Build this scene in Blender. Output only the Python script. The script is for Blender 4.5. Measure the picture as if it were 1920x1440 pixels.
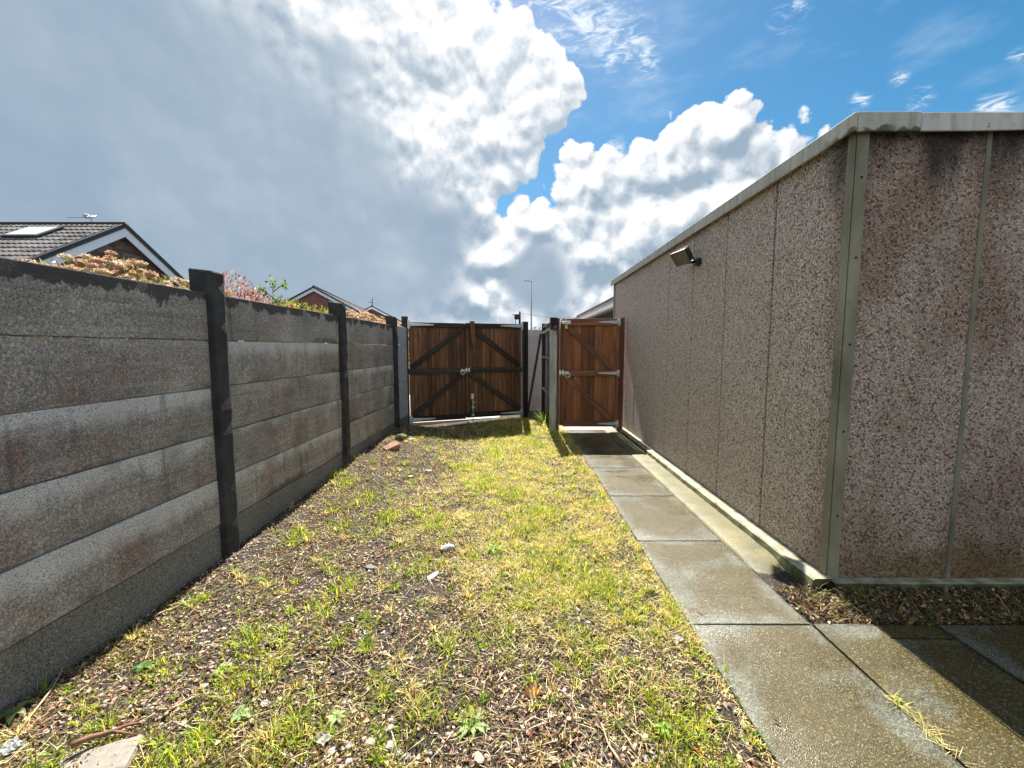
import bpy, bmesh, math, random
import numpy as np
from mathutils import Vector, Matrix, noise as mnoise
R = math.radians
random.seed(7)
rng = np.random.default_rng(11)
for o in list(bpy.data.objects): bpy.data.objects.remove(o)
sc = bpy.context.scene
C = sc.collection

# ------------------------------------------------------------------ camera
CAM_H, PITCH, YAW, FPX = 1.401, 5.014, -0.344, 773.07       # FPX: focal length in pixels of a 1920 px wide picture
cam_d = bpy.data.cameras.new('camera')
cam_d.sensor_width = 36; cam_d.lens = FPX / 1920 * 36
cam_d.clip_start = 0.02; cam_d.clip_end = 3000
cam = bpy.data.objects.new('camera', cam_d); C.objects.link(cam)
cam.location = (0, 0, CAM_H); cam.rotation_euler = (R(90 - PITCH), 0, R(-YAW))
sc.camera = cam
_fw = Vector((math.sin(R(YAW)) * math.cos(R(PITCH)), math.cos(R(YAW)) * math.cos(R(PITCH)), -math.sin(R(PITCH))))
_r = Vector((math.cos(R(YAW)), -math.sin(R(YAW)), 0)); _u = _r.cross(_fw)
def pixdir(x, y):
    return (_fw + _r * ((x - 960) / FPX) + _u * ((720 - y) / FPX)).normalized()

# ------------------------------------------------------------------ light and exposure
SUN_EL, SUN_AZ = 52.0, -0.6                                   # azimuth from +Y, negative = to the left
sun_dir = Vector((math.sin(R(SUN_AZ)) * math.cos(R(SUN_EL)), math.cos(R(SUN_AZ)) * math.cos(R(SUN_EL)), math.sin(R(SUN_EL))))
sun_d = bpy.data.lights.new('sun', 'SUN'); sun_d.energy = 4.1; sun_d.angle = R(0.55); sun_d.color = (1, 0.93, 0.82)
sun = bpy.data.objects.new('sun', sun_d); C.objects.link(sun)
sun.rotation_euler = sun_dir.to_track_quat('Z', 'Y').to_euler(); sun.location = (0, 20, 30)
sc.view_settings.view_transform = 'Standard'; sc.view_settings.look = 'None'
sc.view_settings.exposure = 1.85; sc.view_settings.gamma = 1.0
sc.render.engine = 'CYCLES'
sc.cycles.max_bounces = 6; sc.cycles.diffuse_bounces = 4; sc.cycles.glossy_bounces = 2; sc.cycles.transmission_bounces = 4
sc.render.resolution_x = 1024; sc.render.resolution_y = 768

# ------------------------------------------------------------------ node helper
class G:
    def __init__(s, nt): s.nt = nt
    def add(s, typ, **kw):
        n = s.nt.nodes.new(typ)
        for k, v in kw.items(): setattr(n, k, v)
        return n
    def put(s, sock, v):
        if v is None: return
        if isinstance(v, bpy.types.NodeSocket): s.nt.links.new(v, sock)
        else:
            if isinstance(v, Vector): v = tuple(v)
            if isinstance(v, tuple) and sock.type == 'RGBA' and len(v) == 3: v = v + (1,)
            sock.default_value = v
    def math(s, op, a, b=None, c=None, clamp=False):
        n = s.add('ShaderNodeMath', operation=op, use_clamp=clamp)
        s.put(n.inputs[0], a); s.put(n.inputs[1], b); s.put(n.inputs[2], c); return n.outputs[0]
    def vmath(s, op, a, b=None):
        n = s.add('ShaderNodeVectorMath', operation=op)
        s.put(n.inputs[0], a)
        if op == 'SCALE': s.put(n.inputs['Scale'], b)
        else: s.put(n.inputs[1], b)
        return n.outputs['Value'] if op in ('DISTANCE', 'DOT_PRODUCT', 'LENGTH') else n.outputs['Vector']
    def noise(s, vec, scale, detail=4, rough=0.55, dist=0.0, color=False):
        n = s.add('ShaderNodeTexNoise'); s.put(n.inputs['Vector'], vec); s.put(n.inputs['Scale'], scale)
        n.inputs['Detail'].default_value = detail; n.inputs['Roughness'].default_value = rough; n.inputs['Distortion'].default_value = dist
        return n.outputs['Color' if color else 'Fac']
    def voro(s, vec, scale, feature='F1', rand=1.0):
        n = s.add('ShaderNodeTexVoronoi', feature=feature); s.put(n.inputs['Vector'], vec); s.put(n.inputs['Scale'], scale)
        n.inputs['Randomness'].default_value = rand; return n
    def ramp(s, fac, stops, interp='LINEAR'):
        n = s.add('ShaderNodeValToRGB'); cr = n.color_ramp; cr.interpolation = interp
        while len(cr.elements) < len(stops): cr.elements.new(0.5)
        for e, (p, c) in zip(cr.elements, stops):
            e.position = p; e.color = (c if isinstance(c, tuple) else (c, c, c)) + (1,)
        s.put(n.inputs[0], fac); return n.outputs[0]
    def sstep(s, v, a, b, lo=0.0, hi=1.0):
        n = s.add('ShaderNodeMapRange', interpolation_type='SMOOTHSTEP'); s.put(n.inputs[0], v)
        n.inputs[1].default_value = a; n.inputs[2].default_value = b; n.inputs[3].default_value = lo; n.inputs[4].default_value = hi
        return n.outputs[0]
    def mix(s, f, a, b, mode='MIX'):
        n = s.add('ShaderNodeMix', data_type='RGBA', blend_type=mode)
        s.put(n.inputs[0], f); s.put(n.inputs[6], a); s.put(n.inputs[7], b); return n.outputs[2]
    def mapping(s, vec, scale=(1, 1, 1), loc=(0, 0, 0), rot=(0, 0, 0)):
        n = s.add('ShaderNodeMapping'); s.put(n.inputs[0], vec); n.inputs['Scale'].default_value = scale
        n.inputs['Location'].default_value = loc; n.inputs['Rotation'].default_value = rot; return n.outputs[0]
    def pos(s): return s.add('ShaderNodeNewGeometry').outputs['Position']
    def obj(s): return s.add('ShaderNodeTexCoord').outputs['Object']
    def rnd(s): return s.add('ShaderNodeObjectInfo').outputs['Random']
    def xyz(s, v):
        n = s.add('ShaderNodeSeparateXYZ'); s.put(n.inputs[0], v); return n.outputs
    def bump(s, h, strength=0.5, dist=0.01, normal=None):
        n = s.add('ShaderNodeBump'); s.put(n.inputs['Height'], h); n.inputs['Strength'].default_value = strength
        n.inputs['Distance'].default_value = dist; s.put(n.inputs['Normal'], normal); return n.outputs[0]

MATS = {}
def material(name, fn, **kw):
    if name in MATS: return MATS[name]
    m = bpy.data.materials.new(name); m.use_nodes = True
    nt = m.node_tree; nt.nodes.clear(); g = G(nt)
    out = g.add('ShaderNodeOutputMaterial'); b = g.add('ShaderNodeBsdfPrincipled')
    nt.links.new(b.outputs[0], out.inputs[0])
    def P(col=None, rough=None, normal=None, metal=None, spec=None):
        g.put(b.inputs['Base Color'], col); g.put(b.inputs['Roughness'], rough); g.put(b.inputs['Normal'], normal)
        g.put(b.inputs['Metallic'], metal); g.put(b.inputs['Specular IOR Level'], spec)
    fn(g, P, b, out, **kw)
    MATS[name] = m; return m

# ------------------------------------------------------------------ sky: clear Nishita blue with cumulus in direction space
w = bpy.data.worlds.new('World'); sc.world = w; w.use_nodes = True
def build_sky():
    nt = w.node_tree; nt.nodes.clear(); g = G(nt)
    gd = g.add('ShaderNodeTexCoord').outputs['Generated']
    d = g.vmath('NORMALIZE', gd)
    def chord(px, py, r): return (pixdir(px + r, py) - pixdir(px, py)).length
    heap = [(-250, 60, 560), (120, 160, 480), (420, 230, 400), (640, 120, 250), (760, 70, 150), (850, 110, 120), (925, 130, 100), (990, 185, 92),
            (880, 240, 150), (800, 320, 170), (620, 420, 330), (250, 480, 380), (-150, 480, 420), (760, 520, 180), (840, 440, 100), (1062, 196, 26),
            (945, 270, 80), (1080, 345, 58), (1130, 360, 80), (1210, 330, 80), (1285, 285, 86), (1365, 265, 82), (1430, 285, 70), (1472, 300, 46), (1500, 380, 130),
            (1010, 430, 95), (930, 480, 110), (1080, 470, 130), (1220, 450, 150), (900, 560, 110), (1050, 570, 130), (1180, 560, 120), (1380, 420, 130)]
    def field(vec, fine=True):
        warp = g.noise(vec, 9.0, 1, 0.55, color=True)
        wv = g.vmath('SCALE', g.vmath('SUBTRACT', warp, (0.5, 0.5, 0.5)), 0.075)
        p = g.vmath('ADD', vec, wv)
        cur = None
        for (x, y, r) in heap:
            dist = g.vmath('DISTANCE', p, pixdir(x, y))
            v = g.math('MULTIPLY_ADD', dist, -1.0 / chord(x, y, r), 1.0)
            v = g.math('MULTIPLY', v, min(1.0, 0.25 + r / 260.0))
            cur = v if cur is None else g.math('SMOOTH_MAX', cur, v, 0.05)
        # the rest of the sky carries on as broken cloud of the same kind
        away = g.sstep(g.vmath('DOT_PRODUCT', d, pixdir(960, 600)), 0.45, 0.25)
        gen = g.math('MULTIPLY_ADD', g.noise(vec, 2.2, 2), 2.4, -1.12)
        gen = g.math('SUBTRACT', gen, g.math('MULTIPLY_ADD', away, -1.6, 1.6))
        cur = g.math('MAXIMUM', cur, gen)
        n1 = g.noise(vec, 10.0, 9 if fine else 7, 0.60)
        bl = g.voro(g.vmath('ADD', vec, g.vmath('SCALE', wv, 0.7)), 15.0, 'F1')
        nn = g.math('MULTIPLY_ADD', g.math('SUBTRACT', n1, 0.5), 0.86, 0.03)
        nn = g.math('ADD', nn, g.math('MULTIPLY_ADD', bl.outputs['Distance'], -0.36, 0.14))
        bl2 = g.voro(g.vmath('ADD', vec, g.vmath('SCALE', wv, 0.5)), 33.0, 'F1')
        nn = g.math('ADD', nn, g.math('MULTIPLY_ADD', bl2.outputs['Distance'], -0.16, 0.06))
        return g.math('ADD', cur, nn), cur, p
    f0, base, pw = field(d)
    sd = g.vmath('NORMALIZE', g.vmath('ADD', d, g.vmath('SCALE', g.vmath('SUBTRACT', pixdir(900, -420), d), 0.042)))
    f1, _, _ = field(sd, False)
    dens = g.sstep(f0, 0.0, 0.06)
    lit = g.math('MULTIPLY_ADD', g.math('SUBTRACT', f0, f1), 2.5, 0.46, clamp=True)
    core = g.math('SUBTRACT', base, 0.62)
    for (x, y, r) in [(-250, 80, 620), (60, 180, 520), (300, 280, 400), (560, 430, 300), (740, 480, 190), (1010, 520, 80)]:
        core = g.math('SMOOTH_MAX', core, g.math('MULTIPLY_ADD', g.vmath('DISTANCE', pw, pixdir(x, y)), -1.0 / chord(x, y, r), 1.0), 0.1)
    core = g.math('ADD', core, g.math('MULTIPLY_ADD', g.noise(d, 5.0, 5, 0.6), 0.5, -0.25))
    thick = g.math('ADD', g.sstep(core, -0.05, 0.55, 0.0, 0.85), g.sstep(base, 0.1, 0.5, 0.0, 0.22))
    calm = g.sstep(core, 0.05, 0.45, 0.0, 0.92)            # deep inside, the cloud is an even grey
    lit = g.math('ADD', g.math('MULTIPLY', lit, g.math('SUBTRACT', 1.0, calm)), g.math('MULTIPLY', calm, 0.46))
    lit = g.math('ADD', lit, g.math('MULTIPLY', g.math('MULTIPLY_ADD', g.noise(d, 3.2, 5, 0.55), 0.9, -0.45), calm))
    # thin part of a cloud is white, its deep part grey-blue; relief toward the sun modulates it
    toplight = g.sstep(g.vmath('DISTANCE', d, pixdir(860, 60)), 0.55, 0.05)
    bright = g.math('SUBTRACT', g.math('MULTIPLY_ADD', lit, 0.78, 0.235), g.math('MULTIPLY', thick, 0.36))
    bright = g.math('ADD', bright, g.math('MULTIPLY', toplight, 0.18), clamp=True)
    # unseen clouds behind the viewer, lit from the front, whitened to add fill light
    bright = g.math('ADD', bright, g.sstep(g.vmath('DOT_PRODUCT', d, sun_dir), 0.30, -0.30, 0.0, 0.42), clamp=True)
    ccol = g.ramp(bright, [(0.0, (.225, .325, .44)), (0.28, (.355, .445, .545)), (0.54, (.57, .635, .70)), (0.80, (.90, .92, .945)), (1.0, (1, 1, 1))])
    ccol = g.vmath('SCALE', ccol, 3.4)
    # wisps of high thin cloud
    u = g.mapping(d, scale=(5, 5, 16), rot=(0, 0.7, 0.0))
    wn = g.noise(u, 4.6, 5, 0.66, 0.8)
    wm = None
    for (x, y, r) in [(1100, 30, 115), (1165, 85, 95), (1205, 118, 55), (1060, 0, 120), (1612, 190, 34), (1725, 182, 44), (1685, 146, 30), (1860, 205, 70), (1915, 95, 40), (915, 40, 90), (1480, 20, 60), (1155, 275, 30), (1160, 295, 24)]:
        v = g.math('MULTIPLY_ADD', g.vmath('DISTANCE', d, pixdir(x, y)), -1.0 / chord(x, y, r), 1.0)
        wm = v if wm is None else g.math('MAXIMUM', wm, v)
    wisp = g.math('MULTIPLY', g.sstep(g.math('MULTIPLY', g.sstep(wm, 0.0, 0.9), g.sstep(wn, 0.34, 0.74)), 0.04, 0.95), 0.8)
    veil = g.math('MULTIPLY', g.sstep(g.noise(g.mapping(d, scale=(2, 2, 6), rot=(0, 0.5, 0)), 2.4, 5, 0.6), 0.48, 0.8), 0.28)
    sky = g.add('ShaderNodeTexSky', sky_type='NISHITA'); sky.sun_disc = False
    sky.sun_elevation = R(SUN_EL); sky.sun_rotation = R(SUN_AZ); sky.altitude = 20; sky.air_density = 1.0; sky.dust_density = 0.35; sky.ozone_density = 2.6
    hs = g.add('ShaderNodeHueSaturation'); hs.inputs['Saturation'].default_value = 1.34; hs.inputs['Value'].default_value = 0.365; hs.inputs['Hue'].default_value = 0.484
    nt.links.new(sky.outputs[0], hs.inputs['Color'])
    z = g.xyz(d)[2]
    hazy = g.sstep(z, 0.16, 0.0)
    col = g.mix(g.math('MULTIPLY', hazy, 0.55), hs.outputs[0], (2.4, 2.75, 3.0))
    col = g.mix(veil, col, (2.75, 3.05, 3.25))
    col = g.mix(wisp, col, (3.25, 3.4, 3.45))
    col = g.mix(dens, col, ccol)
    col = g.mix(g.math('MULTIPLY', g.sstep(z, 0.085, 0.01), 0.62), col, (2.9, 3.1, 3.25))
    bg = g.add('ShaderNodeBackground'); nt.links.new(col, bg.inputs[0]); bg.inputs[1].default_value = 0.092
    out = g.add('ShaderNodeOutputWorld'); nt.links.new(bg.outputs[0], out.inputs[0])
    w.cycles.sampling_method = 'MANUAL'; w.cycles.sample_map_resolution = 512
build_sky()

# ------------------------------------------------------------------ mesh and object helpers
def link(name, me, mat=None, parent=None):
    o = bpy.data.objects.new(name, me); C.objects.link(o)
    if mat is not None and me is not None and not me.materials: me.materials.append(mat)
    if parent is not None: o.parent = parent
    return o
def empty(name, loc=(0, 0, 0), rz=0.0):
    o = bpy.data.objects.new(name, None); C.objects.link(o); o.location = loc; o.rotation_euler = (0, 0, rz); o.empty_display_size = 0.1
    return o
def tag(o, label=None, cat=None, group=None, kind=None):
    if label: o['label'] = label
    if cat: o['category'] = cat
    if group: o['group'] = group
    if kind: o['kind'] = kind
    return o
def bm_mesh(bm, name='m', smooth=False):
    me = bpy.data.meshes.new(name); bm.normal_update(); bm.to_mesh(me); bm.free()
    if smooth:
        me.polygons.foreach_set('use_smooth', [True] * len(me.polygons))
    return me
def add_box(bm, x0, x1, y0, y1, z0, z1, mat4=None, bev=0.0, seg=1):
    ret = bmesh.ops.create_cube(bm, size=1.0); vs = ret['verts']
    for v in vs:
        v.co = Vector((x0 + (v.co.x + .5) * (x1 - x0), y0 + (v.co.y + .5) * (y1 - y0), z0 + (v.co.z + .5) * (z1 - z0)))
    if bev > 0:
        es = list({e for v in vs for e in v.link_edges})
        r2 = bmesh.ops.bevel(bm, geom=es, offset=bev, segments=seg, affect='EDGES', profile=0.6)
        vs = list({v for v in r2['verts']} | {v for v in vs if v.is_valid})
    if mat4 is not None:
        for v in vs: v.co = mat4 @ v.co
    return vs
def box_mesh(x0, x1, y0, y1, z0, z1, bev=0.003, seg=1, name='box'):
    bm = bmesh.new(); add_box(bm, x0, x1, y0, y1, z0, z1, None, bev, seg); return bm_mesh(bm, name)
def rough_box(x0, x1, y0, y1, z0, z1, axis, cuts, jit=0.002, bev=0.006, seed=0, freq=9.0, seg=2, name='rough'):
    bm = bmesh.new(); add_box(bm, x0, x1, y0, y1, z0, z1, None, bev, seg)
    lo = (x0, y0, z0)[axis]; hi = (x1, y1, z1)[axis]
    no = Vector((0, 0, 0)); no[axis] = 1
    for i in range(1, cuts):
        co = Vector((0, 0, 0)); co[axis] = lo + (hi - lo) * i / cuts
        bmesh.ops.bisect_plane(bm, geom=bm.verts[:] + bm.edges[:] + bm.faces[:], plane_co=co, plane_no=no)
    off = Vector((seed * 3.7, seed * 1.3, seed * 5.1))
    for v in bm.verts:
        n = mnoise.noise_vector(v.co * freq + off); n2 = mnoise.noise_vector(v.co * freq * 3.1 + off)
        v.co += (n + 0.5 * n2) * jit
    return bm_mesh(bm, name)
def add_tube(bm, pts, rad, seg=8, cap=True):
    rings = []; n = len(pts)
    if not hasattr(rad, '__len__'): rad = [rad] * n
    up = Vector((0.13, 0.21, 0.97))
    for i, p in enumerate(pts):
        p = Vector(p)
        t = (Vector(pts[min(i + 1, n - 1)]) - Vector(pts[max(i - 1, 0)])).normalized()
        a = t.cross(up)
        if a.length < 1e-3: a = t.cross(Vector((1, 0, 0)))
        a.normalize(); b = t.cross(a)
        rings.append([bm.verts.new(p + (a * math.cos(2 * math.pi * k / seg) + b * math.sin(2 * math.pi * k / seg)) * rad[i]) for k in range(seg)])
    for i in range(n - 1):
        for k in range(seg):
            bm.faces.new((rings[i][k], rings[i][(k + 1) % seg], rings[i + 1][(k + 1) % seg], rings[i + 1][k]))
    if cap:
        bm.faces.new(rings[0][::-1]); bm.faces.new(rings[-1])
def tube_mesh(pts, rad, seg=8, smooth=True):
    bm = bmesh.new(); add_tube(bm, pts, rad, seg); return bm_mesh(bm, 'tube', smooth)
def prism_mesh(poly, y0, y1, bev=0.0, name='prism'):      # poly in x,z extruded along y
    bm = bmesh.new()
    a = [bm.verts.new((x, y0, z)) for x, z in poly]; b = [bm.verts.new((x, y1, z)) for x, z in poly]
    n = len(poly); bm.faces.new(a); bm.faces.new(b[::-1])
    for i in range(n): bm.faces.new((a[i], b[i], b[(i + 1) % n], a[(i + 1) % n]))
    bmesh.ops.recalc_face_normals(bm, faces=bm.faces[:])
    if bev: bmesh.ops.bevel(bm, geom=bm.edges[:], offset=bev, segments=1, affect='EDGES')
    return bm_mesh(bm, name)
def np_mesh(name, verts, tris, cols=None, smooth=False):
    me = bpy.data.meshes.new(name); verts = np.ascontiguousarray(verts, np.float32); tris = np.ascontiguousarray(tris, np.int32)
    me.vertices.add(len(verts)); me.vertices.foreach_set('co', verts.ravel())
    me.loops.add(tris.size); me.loops.foreach_set('vertex_index', tris.ravel())
    me.polygons.add(len(tris)); me.polygons.foreach_set('loop_start', np.arange(0, tris.size, 3, dtype=np.int32))
    me.polygons.foreach_set('loop_total', np.full(len(tris), 3, np.int32))
    if smooth: me.polygons.foreach_set('use_smooth', np.ones(len(tris), bool))
    if cols is not None:
        ca = me.color_attributes.new('Col', 'FLOAT_COLOR', 'POINT')
        c4 = np.ones((len(verts), 4), np.float32); c4[:, :3] = cols; ca.data.foreach_set('color', c4.ravel())
    me.update(); me.validate(); return me

# ------------------------------------------------------------------ materials
def m_fence_board(g, P, b, out, top=False, pale=False, gravel=False):
    p = g.pos(); o = g.obj(); oz = g.xyz(o)[2]; rnd = g.rnd()
    off = g.vmath('ADD', p, g.vmath('SCALE', (3.1, 7.7, 5.3), rnd))
    big = g.noise(off, 2.2, 4); mid = g.noise(g.mapping(off, scale=(9, 9, 3.0)), 1.0, 5, 0.6)
    fine = g.noise(p, 190, 3, 0.65); spk = g.voro(p, 125); agg = g.voro(p, 85)
    if pale: col = g.ramp(big, [(0.25, (.33, .37, .42)), (0.7, (.46, .50, .55))])
    elif gravel: col = g.ramp(big, [(0.3, (.085, .085, .082)), (0.7, (.145, .145, .14))])
    else: col = g.ramp(big, [(0.25, (.15, .134, .122)), (0.5, (.27, .245, .226)), (0.75, (.42, .39, .36))])
    sp = g.ramp(g.xyz(spk.outputs['Color'])[0], [(0.0, .38), (0.5, 1.0), (0.80, 1.3), (1.0, 2.2)])
    col = g.mix(0.75 if not pale else 0.35, col, sp, 'MULTIPLY')
    col = g.mix(g.sstep(fine, 0.44, 0.62, 0, 0.42), col, (.40, .385, .36))
    col = g.mix(g.sstep(fine, 0.48, 0.34, 0, 0.72), col, (.05, .047, .042))
    if not pale and not gravel:
        # white lime bloom washed out along the upper part of the board, soft lower edge, drips
        edge = g.math('ADD', oz, g.math('MULTIPLY_ADD', mid, 0.20, -0.10))
        edge = g.math('ADD', edge, g.math('MULTIPLY_ADD', rnd, 0.11, -0.075))
        bloom = g.math('MULTIPLY', g.sstep(edge, 0.015, 0.125), g.sstep(g.math('ADD', g.noise(off, 3.6, 5, 0.6), g.math('MULTIPLY_ADD', rnd, 0.30, -0.15)), 0.34, 0.56))
        bloom = g.math('MULTIPLY', bloom, g.sstep(fine, 0.36, 0.56, 0.15, 1.0))
        if not top: col = g.mix(g.math('MULTIPLY', bloom, 0.72), col, (.72, .74, .78))
        red = g.math('MULTIPLY', g.sstep(g.noise(g.mapping(off, scale=(1.5, 2.0, 1.2)), 1.9, 4, 0.6), 0.46, 0.68), g.sstep(oz, 0.13, 0.02))
        if not top: col = g.mix(g.math('MULTIPLY', red, 0.60), col, g.mix(0.8, (.20, .105, .092), sp, 'MULTIPLY'))
        streak = g.noise(g.mapping(off, scale=(2.0, 2.0, 26)), 1.0, 4, 0.6)
        col = g.mix(g.sstep(streak, 0.52, 0.74, 0, 0.34), col, (.085, .075, .072))
        col = g.mix(g.sstep(streak, 0.46, 0.30, 0, 0.22), col, (.48, .46, .44))
        drip = g.sstep(g.noise(g.mapping(off, scale=(14, 14, 1.3)), 1.0, 3), 0.60, 0.74)
        col = g.mix(g.math('MULTIPLY', drip, 0.55), col, (.06, .058, .055))
        algae = g.math('MULTIPLY', g.sstep(g.math('ADD', oz, g.math('MULTIPLY_ADD', mid, 0.14, -0.07)), -0.085, -0.14), g.sstep(g.noise(off, 1.7, 2), 0.54, 0.66))
        col = g.mix(g.math('MULTIPLY', algae, 0.8), col, (.055, .06, .028))
    if top:
        ed = g.math('ADD', oz, g.math('MULTIPLY_ADD', g.noise(g.mapping(off, scale=(7, 7, 3.5)), 1.0, 6, 0.62), 0.34, -0.17))
        lich = g.sstep(ed, 0.080, 0.100)
        col = g.mix(g.math('MULTIPLY', lich, 0.90), col, g.ramp(fine, [(0.3, (.018, .018, .02)), (0.7, (.06, .06, .062))]))
    h = g.math('ADD', g.math('MULTIPLY', fine, 0.6), g.math('MULTIPLY', agg.outputs['Distance'], 0.6))
    P(col, 0.88, g.bump(h, 0.55, 0.006))
def m_post(g, P, b, out):
    p = g.pos(); fine = g.noise(p, 70, 4, 0.65); big = g.noise(p, 7, 3)
    col = g.ramp(big, [(0.3, (.014, .015, .019)), (0.65, (.036, .038, .043)), (0.85, (.075, .078, .075))])
    col = g.mix(g.sstep(g.noise(p, 42, 4, 0.6), 0.66, 0.76, 0, 0.5), col, (.20, .205, .21))
    col = g.mix(g.sstep(g.noise(p, 5, 3), 0.60, 0.75, 0, 0.55), col, (.05, .062, .035))
    P(col, 0.75, g.bump(fine, 0.8, 0.008))
def m_concrete_post(g, P, b, out):
    p = g.pos(); z = g.xyz(p)[2]; fine = g.noise(p, 90, 4, 0.6); big = g.noise(g.mapping(p, scale=(14, 14, 2.5)), 1.0, 4)
    col = g.ramp(big, [(0.3, (.24, .24, .225)), (0.6, (.46, .455, .43)), (0.8, (.52, .51, .48))])
    lich = g.sstep(g.math('ADD', z, g.math('MULTIPLY_ADD', g.noise(p, 11, 3), 0.7, -0.35)), 1.62, 1.76)
    col = g.mix(lich, col, (.012, .012, .013))
    streak = g.sstep(g.noise(g.mapping(p, scale=(40, 10, 0.8)), 1.0, 2), 0.60, 0.66)
    col = g.mix(g.math('MULTIPLY', streak, 0.85), col, (.02, .02, .02))
    P(col, 0.85, g.bump(fine, 0.5, 0.006))
def m_wood(g, P, b, out, dark=(.05, .022, .010), mid=(.15, .065, .027), light=(.28, .14, .06), weather=0.35, rot=(0, 0, 0), bright=1.0):
    o = g.mapping(g.obj(), rot=rot); rnd = g.rnd()
    off = g.vmath('ADD', o, g.vmath('SCALE', (9.1, 4.7, 13.3), rnd))
    grain = g.noise(g.mapping(off, scale=(60, 60, 2.4)), 1.0, 5, 0.6, 0.35)
    wv = g.noise(g.mapping(off, scale=(16, 16, 0.9)), 1.0, 3, 0.5, 0.8)
    col = g.ramp(g.math('MULTIPLY_ADD', grain, 0.55, g.math('MULTIPLY', wv, 0.45)), [(0.30, dark), (0.5, mid), (0.72, light)])
    tone = g.ramp(rnd, [(0, .55), (0.35, .85), (0.7, 1.0), (1, 1.3)])
    col = g.mix(1.0, col, tone, 'MULTIPLY')
    kn = g.voro(g.mapping(off, scale=(8, 8, 2.6)), 1.0)
    knot = g.sstep(kn.outputs['Distance'], 0.085, 0.045)
    col = g.mix(g.math('MULTIPLY', knot, 0.8), col, (.018, .009, .006))
    dirt = g.sstep(g.noise(g.mapping(off, scale=(7, 7, 1.6)), 1.0, 4), 0.52, 0.72)
    col = g.mix(g.math('MULTIPLY', dirt, weather), col, (.028, .022, .02))
    P(col, 0.62, g.bump(g.math('ADD', grain, g.math('MULTIPLY', knot, -0.5)), 0.45, 0.004), spec=0.35)
def m_grey_wood(g, P, b, out):
    m_wood(g, P, b, out, dark=(.06, .058, .05), mid=(.14, .135, .12), light=(.27, .26, .23), weather=0.3)
def m_pebbledash(g, P, b, out):
    p = g.pos(); x, y, z = g.xyz(p)
    jit = g.vmath('ADD', p, g.vmath('SCALE', g.noise(p, 150, 2, 0.7, color=True), 0.010))
    v = g.voro(jit, 98); ed = g.voro(jit, 98, 'DISTANCE_TO_EDGE'); v2 = g.voro(p, 170)
    r = g.xyz(v.outputs['Color'])
    col = g.ramp(r[0], [(0.0, (.16, .10, .075)), (0.13, (.42, .28, .21)), (0.25, (.77, .56, .44)), (0.46, (.93, .74, .605)), (0.85, (.95, .84, .72)), (1.0, (.94, .89, .80))])
    r2 = g.xyz(v2.outputs['Color'])[1]
    col = g.mix(0.35, col, g.ramp(r2, [(0, .65), (0.5, 1.15), (1, 1.6)]), 'MULTIPLY')
    col = g.mix(g.sstep(ed.outputs['Distance'], 0.12, 0.02, 0, 0.36), col, (.13, .088, .066))  # crevice shade between the pebbles painted into the colour
    patch = g.noise(p, 1.3, 3)
    col = g.mix(g.sstep(patch, 0.5, 0.75, 0, 0.16), col, (.48, .40, .30))
    alg_or_glow = g.math('MULTIPLY', g.sstep(g.math('ADD', z, g.math('MULTIPLY_ADD', g.noise(p, 3.0, 4), 0.8, -0.4)), 0.42, 0.0), g.sstep(y, 3.2, 2.35, 0.18, 1.0))  # algae, plus reflected sun painted as a warm tint low on the front
    alg_or_glow = g.math('MULTIPLY', alg_or_glow, g.sstep(x, 1.84, 2.4, 0.35, 1.0))
    col = g.mix(g.math('MULTIPLY', alg_or_glow, 0.85), col, g.mix(0.8, (.34, .23, .06), g.ramp(r[0], [(0, .25), (1, 1.6)]), 'MULTIPLY'))
    # soot washed down below the fascia
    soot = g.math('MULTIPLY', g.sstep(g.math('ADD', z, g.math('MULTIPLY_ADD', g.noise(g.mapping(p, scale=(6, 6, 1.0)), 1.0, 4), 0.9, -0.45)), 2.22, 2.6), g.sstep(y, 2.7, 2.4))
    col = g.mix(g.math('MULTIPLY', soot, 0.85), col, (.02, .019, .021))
    damp_shade = g.math('MULTIPLY', g.sstep(g.noise(g.mapping(p, scale=(2.2, 2.2, 1.4), loc=(3, 1, 2)), 1.0, 4), 0.40, 0.68), g.sstep(y, 2.6, 2.4))  # patchy damp; the front's shade is painted in as a darker colour too
    col = g.mix(g.math('MULTIPLY_ADD', damp_shade, 0.45, g.sstep(y, 2.6, 2.4, 0.0, 0.30)), col, g.mix(1.0, col, (.40, .29, .22), 'MULTIPLY'))
    hgt = g.math('MINIMUM', g.math('MULTIPLY', ed.outputs['Distance'], 3.0), 0.8)
    hgt = g.math('MULTIPLY', hgt, g.math('MULTIPLY_ADD', r[2], 0.9, 0.35))
    P(col, 0.68, g.bump(hgt, 1.0, 0.014), spec=0.4)
def m_garage_concrete(g, P, b, out):
    p = g.pos(); z = g.xyz(p)[2]; fine = g.noise(p, 120, 4, 0.6); big = g.noise(g.mapping(p, scale=(5, 5, 2)), 1.0, 4)
    col = g.ramp(big, [(0.3, (.11, .103, .068)), (0.5, (.20, .188, .130)), (0.8, (.32, .30, .22))])
    col = g.mix(g.sstep(g.noise(p, 9, 3), 0.56, 0.7, 0, 0.5), col, (.13, .13, .07))
    col = g.mix(g.sstep(g.voro(p, 70).outputs['Distance'], 0.14, 0.06, 0, 0.6), col, (.06, .055, .05))
    P(col, 0.8, g.bump(fine, 0.4, 0.004))
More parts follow.
